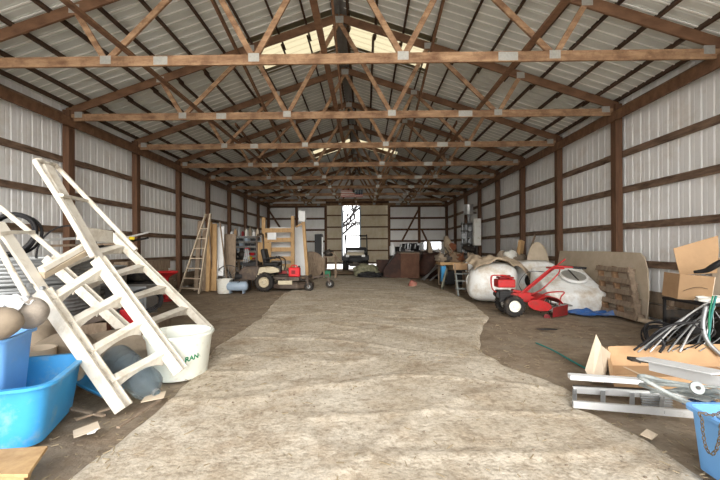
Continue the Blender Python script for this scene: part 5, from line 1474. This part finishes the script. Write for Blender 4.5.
# brown tarp over a lump, grey boards
t = thing('tarped_machine', 'long brown tarp covered machine right of the square steel tank', 'covered machine', (P3(432, 265, 17).x, 17.2, 0))
q = P3(431, 262, 17.2)
mb = MB(); rbox(mb, (q.x, 17.2, .6), (.62, .6, .60), .5, 40, 26, lambda p: Vector((p.x * (1 - .3 * (p.z + 1) / 2), p.y, p.z)), nz=.12, seed=4); mb.build('tarp', 'brown_st', t, smooth='all')
mb = MB(); rbox(mb, (q.x - .08, 17.2, 1.35), (.16, .3, .38), .6, 30, 20, lambda p: Vector((p.x * (1 - .5 * (p.z + 1) / 2) - .12 * p.z, p.y, p.z)), nz=.05); mb.build('peak', 'canvas2', t, smooth='all')
for i, (a, b, lab) in enumerate((((421, 281), (441, 265), 'grey strip of metal leaning at the foot of the tarp covered machine, lower one'), ((424, 277), (440, 261), 'grey strip of metal leaning on the tarp covered machine, upper one'), ((430, 284), (446, 268), 'long grey bent strip lying nearer than the tarp covered machine'))):
    A = P3(*a, 15.6 - i * .2); A.z = .05; B = P3(*b, 15.9 - i * .2); tag(MB().bar(A, B, .03, .09).build('metal_strip', 'gsteel'), lab, 'strip')
a = G(411.5, 287)
tag(MB().lathe([(0, 0), (.12, 0), (.14, .05), (.14, .18), (.12, .22), (0, .22)], c=(a.x, a.y, .01), axis=(.4, -.2, .9), n=20).build('faded_pot', mat('faded_red', (160, 100, 88), .8, dirt=(150, 130, 110), dirt_amt=.45), smooth=True), 'small faded red can lying on the sheet in front of the square steel tank', 'can')
# slab leaning
t = thing('stone_slab', 'mottled grey-green slab leaning against the low table left of the step stool', 'slab', (P3(444, 285, 12.6).x, 12.6, 0))
A, B = P3(442, 290, 12.4), P3(447, 270, 12.8); A.z = .03
MB().bar(A, B, .07, .26, up=(1, 0, .3)).build('slab_body', mat('mottled_slab', (98, 100, 84), .9, col2=(150, 146, 128), scale=6), t, bevel=.02)
# low table with clutter
d = 13.2
xa, xb = P3(440, 262, d).x, P3(470, 262, d).x + .3
zt = P3(450, 262.5, d).z
t = thing('scrap_table', 'long low wooden table heaped with brown scrap at the right wall', 'table', ((xa + xb) / 2, d + .3, 0))
MB().box(((xa + xb) / 2, d + .35, zt - .04), (xb - xa, .8, .09)).build('top', 'new_wood', t, bevel=.006)
for x in (xa + .1, xb - .1):
    for y in (d + .05, d + .65): MB().box((x, y, (zt - .08) / 2), (.09, .09, zt - .08)).build('leg', 'old_wood', t)
MB().box(((xa + xb) / 2, d + .5, .3), (xb - xa - .2, .4, .5)).build('dark_box', 'black', t, bevel=.02)
a = P3(446, 268, d); tag(MB().box((a.x - .08, d + .1, .46), (.16, .2, .56)).build('blue_container', 'blue_tub', bevel=.02), 'narrow blue container under the left end of the low scrap table', 'container')
rr = random.Random(11)
names = [('scrap_lump', 'canvas2', 'brown sack lump'), ('scrap_lump', 'dsteel', 'dark greasy part'), ('scrap_lump', 'mud', 'muddy lump'), ('scrap_lump', 'rust', 'rusty part'), ('scrap_lump', 'dsteel', 'dark metal lump'), ('scrap_lump', 'canvas2', 'tan cloth lump')]
for i, (nm, mt, lb) in enumerate(names):
    x = xa + .15 + i * (xb - xa - .2) / 5.4; r_ = .13 + .07 * rr.random()
    mb = MB(); mb.blob((x, d + .35, zt + r_ * .8), (r_ * 1.3, r_, r_), i * 3, .5, 3, 2.6, flat=zt + .005); tag(mb.build(nm, mt, smooth='all'), '%s on the low table, %s from its left end' % (lb, ordn[i] if i else 'first'), 'scrap', 'scrap heaped on the low table')
for i in range(7):
    x = xa + .2 + i * .16; a = Vector((x, d + .3, zt + .15)); b = a + Vector((rr.uniform(-.3, .3), rr.uniform(-.1, .3), rr.uniform(.15, .5)))
    tag(MB().bar(a, b, .03, .04).build('scrap_stick', ['old_wood', 'rust', 'dsteel'][i % 3]), '%s stick poking out of the scrap on the low table, %s from the left' % (['grey wooden', 'rusty', 'dark steel'][i % 3], ordn[i] if i else 'first'), 'stick', 'sticks in the scrap heap')
# tall brown statue-like sack with rust
t = thing('upright_sack_roll', 'tall slanting roll of brown sacking with a rusty disc at the far right', 'sack roll', (P3(450, 262, 15).x, 15, 0))
A, B = P3(458, 264, 14.6), P3(446, 237, 15.6); A.z = .05
MB().tube([A, A.lerp(B, .3) + Vector((.03, 0, 0)), A.lerp(B, .6) - Vector((.03, 0, 0)), A.lerp(B, .85), B], [.26, .24, .2, .17, .1], 14).build('roll', 'canvas', t, smooth='all')
q = P3(452, 247, 14.9); MB().lathe([(0, 0), (.15, 0), (.16, .05), (0, .06)], c=q, axis=(.1, -1, .2), n=20).build('rusty_disc', 'rust', t, smooth=True)
# folding step stool
d = 10.9
xl, xr = P3(456, 290, d).x, P3(471, 290, d).x
t = thing('step_stool_chair', 'grey wooden folding step stool standing at the left end of the white tanks', 'step stool', ((xl + xr) / 2, d, 0))
for x in (xl + .03, xr - .03):
    MB().bar((x, d, .0), (x, d + .28, .9), .05, .035, up=(0, 1, 0)).build('rear_leg', 'old_wood', t)
    MB().bar((x, d - .16, .0), (x, d + .14, .62), .05, .035, up=(0, 1, 0)).build('front_leg', 'chairgrey', t)
for z, y in ((.2, d - .02), (.42, d + .05), (.62, d + .10)):
    MB().box(((xl + xr) / 2, y, z), (xr - xl, .2, .025)).build('step', 'chairgrey', t)
MB().box(((xl + xr) / 2 - .02, d + .25, .82), (xr - xl, .025, .2), rx=R(-12)).build('back_panel', 'card', t, bevel=.006)
# white bucket with sticks
d = 11.9
q = P3(470, 272, d)
t = thing('white_bucket', 'white plastic bucket with sticks in it, standing on a crate behind the step stool', 'bucket', (q.x, d, 0))
z0 = q.z + .0
MB().box((q.x, d, z0 / 2), (.4, .36, z0)).build('crate_below', 'old_wood', t)
MB().lathe([(0, 0), (.135, 0), (.155, .31), (.165, .32), (.165, .35), (.15, .35), (.13, .02), (0, .02)], c=(q.x, d, z0), n=30).build('body', 'white', t, smooth=True)
MB().bar((q.x - .03, d, z0 + .1), (q.x - .06, d, z0 + .62), .03, .04).build('stick', 'old_wood', t)
MB().bar((q.x + .08, d, z0 + .1), (q.x + .12, d, z0 + .56), .03, .04).build('stick', 'new_wood', t)
# wall equipment on the right wall, far
d = 18.6
q = P3(468.5, 209, d)
t = thing('vent_drum', 'shiny metal drum with a pipe hanging high on the far right wall', 'drum', (q.x, d, 0))
MB().lathe([(0, -.24), (.22, -.24), (.23, -.22), (.23, .20), (.24, .24), (0, .24)], c=(q.x, d, P3(468, 209.5, d).z), n=30).build('drum_body', 'alu', t, smooth=True)
MB().cyl((q.x + .02, d, 1.9), (q.x + .02, d, P3(468, 214, d).z), .07, n=14).build('down_pipe', 'gsteel', t, smooth=True)
MB().bar((q.x, d, P3(468, 213, d).z), (WR - .05, d, P3(468, 213, d).z), .06, .06).build('bracket', 'dsteel', t)
x0 = P3(463, 230, d).x
t = thing('white_wall_cabinet', 'tall white cabinet on the far right wall beside the metal drum pipe', 'cabinet', (P3(477, 230, d).x, d - .3, 0))
q1 = P3(477.5, 232, 17.4)
MB().box((q1.x, 17.5, q1.z), (.34, .2, 1.25)).build('body', 'white_pl', t, bevel=.01)
MB().box((q1.x, 17.38, q1.z), (.30, .02, 1.18)).build('door', 'white_pl', t, bevel=.005)
MB().box((q1.x, 17.55, (q1.z - .62) / 2), (.1, .1, q1.z - .62)).build('stand', 'dsteel', t)
t = thing('pump_rig', 'tangled rig of grey pipes, gauges and motors under the metal drum', 'pump rig', (P3(468, 250, d).x, d - .3, 0))
q = P3(467, 240, 18.2)
for i, px in enumerate((462.5, 466, 471, 474)):
    a = P3(px, 262, 18.2); a.z = .02; b = P3(px, 222 + 2 * (i % 2), 18.2); MB().cyl(a, b, .05 + .03 * (i % 2), n=14).build('pipe', 'gsteel', t, smooth=True)
for py in (224, 231, 244): MB().bar(P3(461, py, 18.1), P3(476, py, 18.1), .07, .07).build('cross_pipe', 'dsteel', t)
mb = MB()
for i in range(8): mb.blob(P3(462 + rr.random() * 13, 244 + rr.random() * 12, 18.0), (.16, .14, .13), i, .4, 2, 3)
mb.build('motor_cluster', 'dsteel', t, smooth='all')
for px, py, r_ in ((464, 236, .13), (470, 229, .11), (471, 241, .14)):
    MB().lathe([(0, -.04), (r_, -.04), (r_, .04), (0, .04)], c=P3(px, py, 18.0), axis=(0, -1, 0), n=20).build('gauge', 'gsteel', t, smooth=True)

# ================================================================== LITTER
rr = random.Random(5)
def scrap(px, py, s, mt, lab, name, cat, rz):
    q = G(px, py); mb = MB()
    mb.prism([q + Matrix.Rotation(rz, 3, 'Z') @ Vector(p) + Vector((0, 0, .03)) for p in ((-s, -s * .7, 0), (s * .8, -s * .8, .01), (s, s * .6, .02), (-s * .7, s * .8, .0))], (0, 0, .006))
    tag(mb.build(name, mt), lab, cat)
scrap(154, 401, .10, 'card_l', 'torn square of tan cardboard on the dirt at the neck of the water jug', 'cardboard_scrap', 'scrap', .5)
scrap(86, 435, .09, 'card_l', 'pale scrap of wood on the dirt right of the bright blue tub', 'wood_scrap', 'scrap', .9)
scrap(93, 437, .03, 'white', 'tiny white scrap on the dirt right of the pale wood scrap', 'paper_scrap', 'scrap', .2)
scrap(649, 440, .05, 'card_l', 'torn pale scrap on the dirt in front of the aluminium ladder', 'paper_scrap', 'scrap', .6)
q = G(547, 330); mb = MB(); mb.blob((q.x, q.y, .015), (.18, .04, .012), 3, .4, 3, 3); tag(mb.build('dark_rag', 'black', smooth='all'), 'dark flat strip on the dirt in front of the rotary tiller', 'strip')
# broken wood bits under the near ladder
for i, (a, b, lab) in enumerate((((68, 412), (104, 420), 'split bit of wood on the dirt below the blue tray, nearest to it'), ((76, 424), (110, 412), 'twig lying on the dirt in front of the near ladder foot'), ((118, 432), (160, 404), 'long thin twig on the dirt along the edge of the pale sheet'))):
    A, B = G(*a), G(*b); A.z = B.z = .035; tag(MB().bar(A, B, .014, .03).build('wood_bit', 'old_wood'), lab, 'twig')
# fine straw and grit: nobody could count it
mb = MB()
for i in range(2600):
    y = 2.0 + 9 * rr.random() ** 1.6
    side = rr.random()
    a_, b_2 = sheet_edge(y)
    if side < .42: x = rr.uniform(max(WL + .5, a_ - 2.2), a_ + .15)
    elif side < .86: x = rr.uniform(b_2 - .15, min(WR - .5, b_2 + 2.6))
    else: x = rr.uniform(a_, b_2)
    z = .004 + ground_h(x, y) + (.03 if a_ < x < b_2 else -.02)
    an = rr.uniform(0, PI); l = rr.uniform(.008, .035); w_2 = rr.uniform(.002, .005)
    p = Vector((x, y, z + .004)); dx = Vector((math.cos(an), math.sin(an), rr.uniform(-.1, .25))) * l
    mb.bar(p - dx, p + dx, w_2, w_2 * 1.6)
tag(mb.build('straw_litter', mat('straw', (150, 134, 106), .9, var=.25, scale=3)), 'fine straw and bark litter scattered over the dirt floor', 'litter', kind='stuff')
mb = MB()
for i in range(900):
    y = 2.0 + 8 * rr.random() ** 1.5; a_, b_2 = sheet_edge(y); x = rr.uniform(a_ - 1.2, b_2 + 1.8)
    z = ground_h(x, y) + (.022 if a_ < x < b_2 else -.025); r_ = rr.uniform(.004, .013)
    g = bmesh.ops.create_icosphere(mb.bm, subdivisions=1, radius=r_)
    for v in g['verts']: v.co = Vector((v.co.x, v.co.y * .8, v.co.z * .6)) + Vector((x, y, z + r_ * .3))
tag(mb.build('pebbles', mat('pebble', (128, 114, 98), .9, var=.35, scale=2)), 'small pebbles and crumbs strewn over the floor', 'pebbles', kind='stuff')
# ================================================================== LIGHT
w = bpy.data.worlds.new('overcast'); S.world = w; w.use_nodes = True
N = w.node_tree.nodes; L = w.node_tree.links
bg = N['Background']
tc = N.new('ShaderNodeTexCoord'); sx = N.new('ShaderNodeSeparateXYZ'); L.new(tc.outputs['Generated'], sx.inputs[0])
rp = N.new('ShaderNodeValToRGB'); rp.color_ramp.elements[0].position = .0; rp.color_ramp.elements[0].color = (.93, .93, .92, 1)
rp.color_ramp.elements[1].position = .8; rp.color_ramp.elements[1].color = (.90, .93, 1, 1)
L.new(sx.outputs['Z'], rp.inputs['Fac']); L.new(rp.outputs['Color'], bg.inputs['Color'])
bg.inputs['Strength'].default_value = .95
sun = bpy.data.lights.new('sun', 'SUN'); sun.energy = .7; sun.angle = R(34); sun.color = (1, .96, .90)
so = bpy.data.objects.new('sun', sun); COL.objects.link(so); so.rotation_euler = (R(76), 0, R(6))
S.view_settings.view_transform = 'Standard'; S.view_settings.look = 'None'; S.view_settings.gamma = 1
S.view_settings.use_curve_mapping = False; S.view_settings.exposure = 2.4
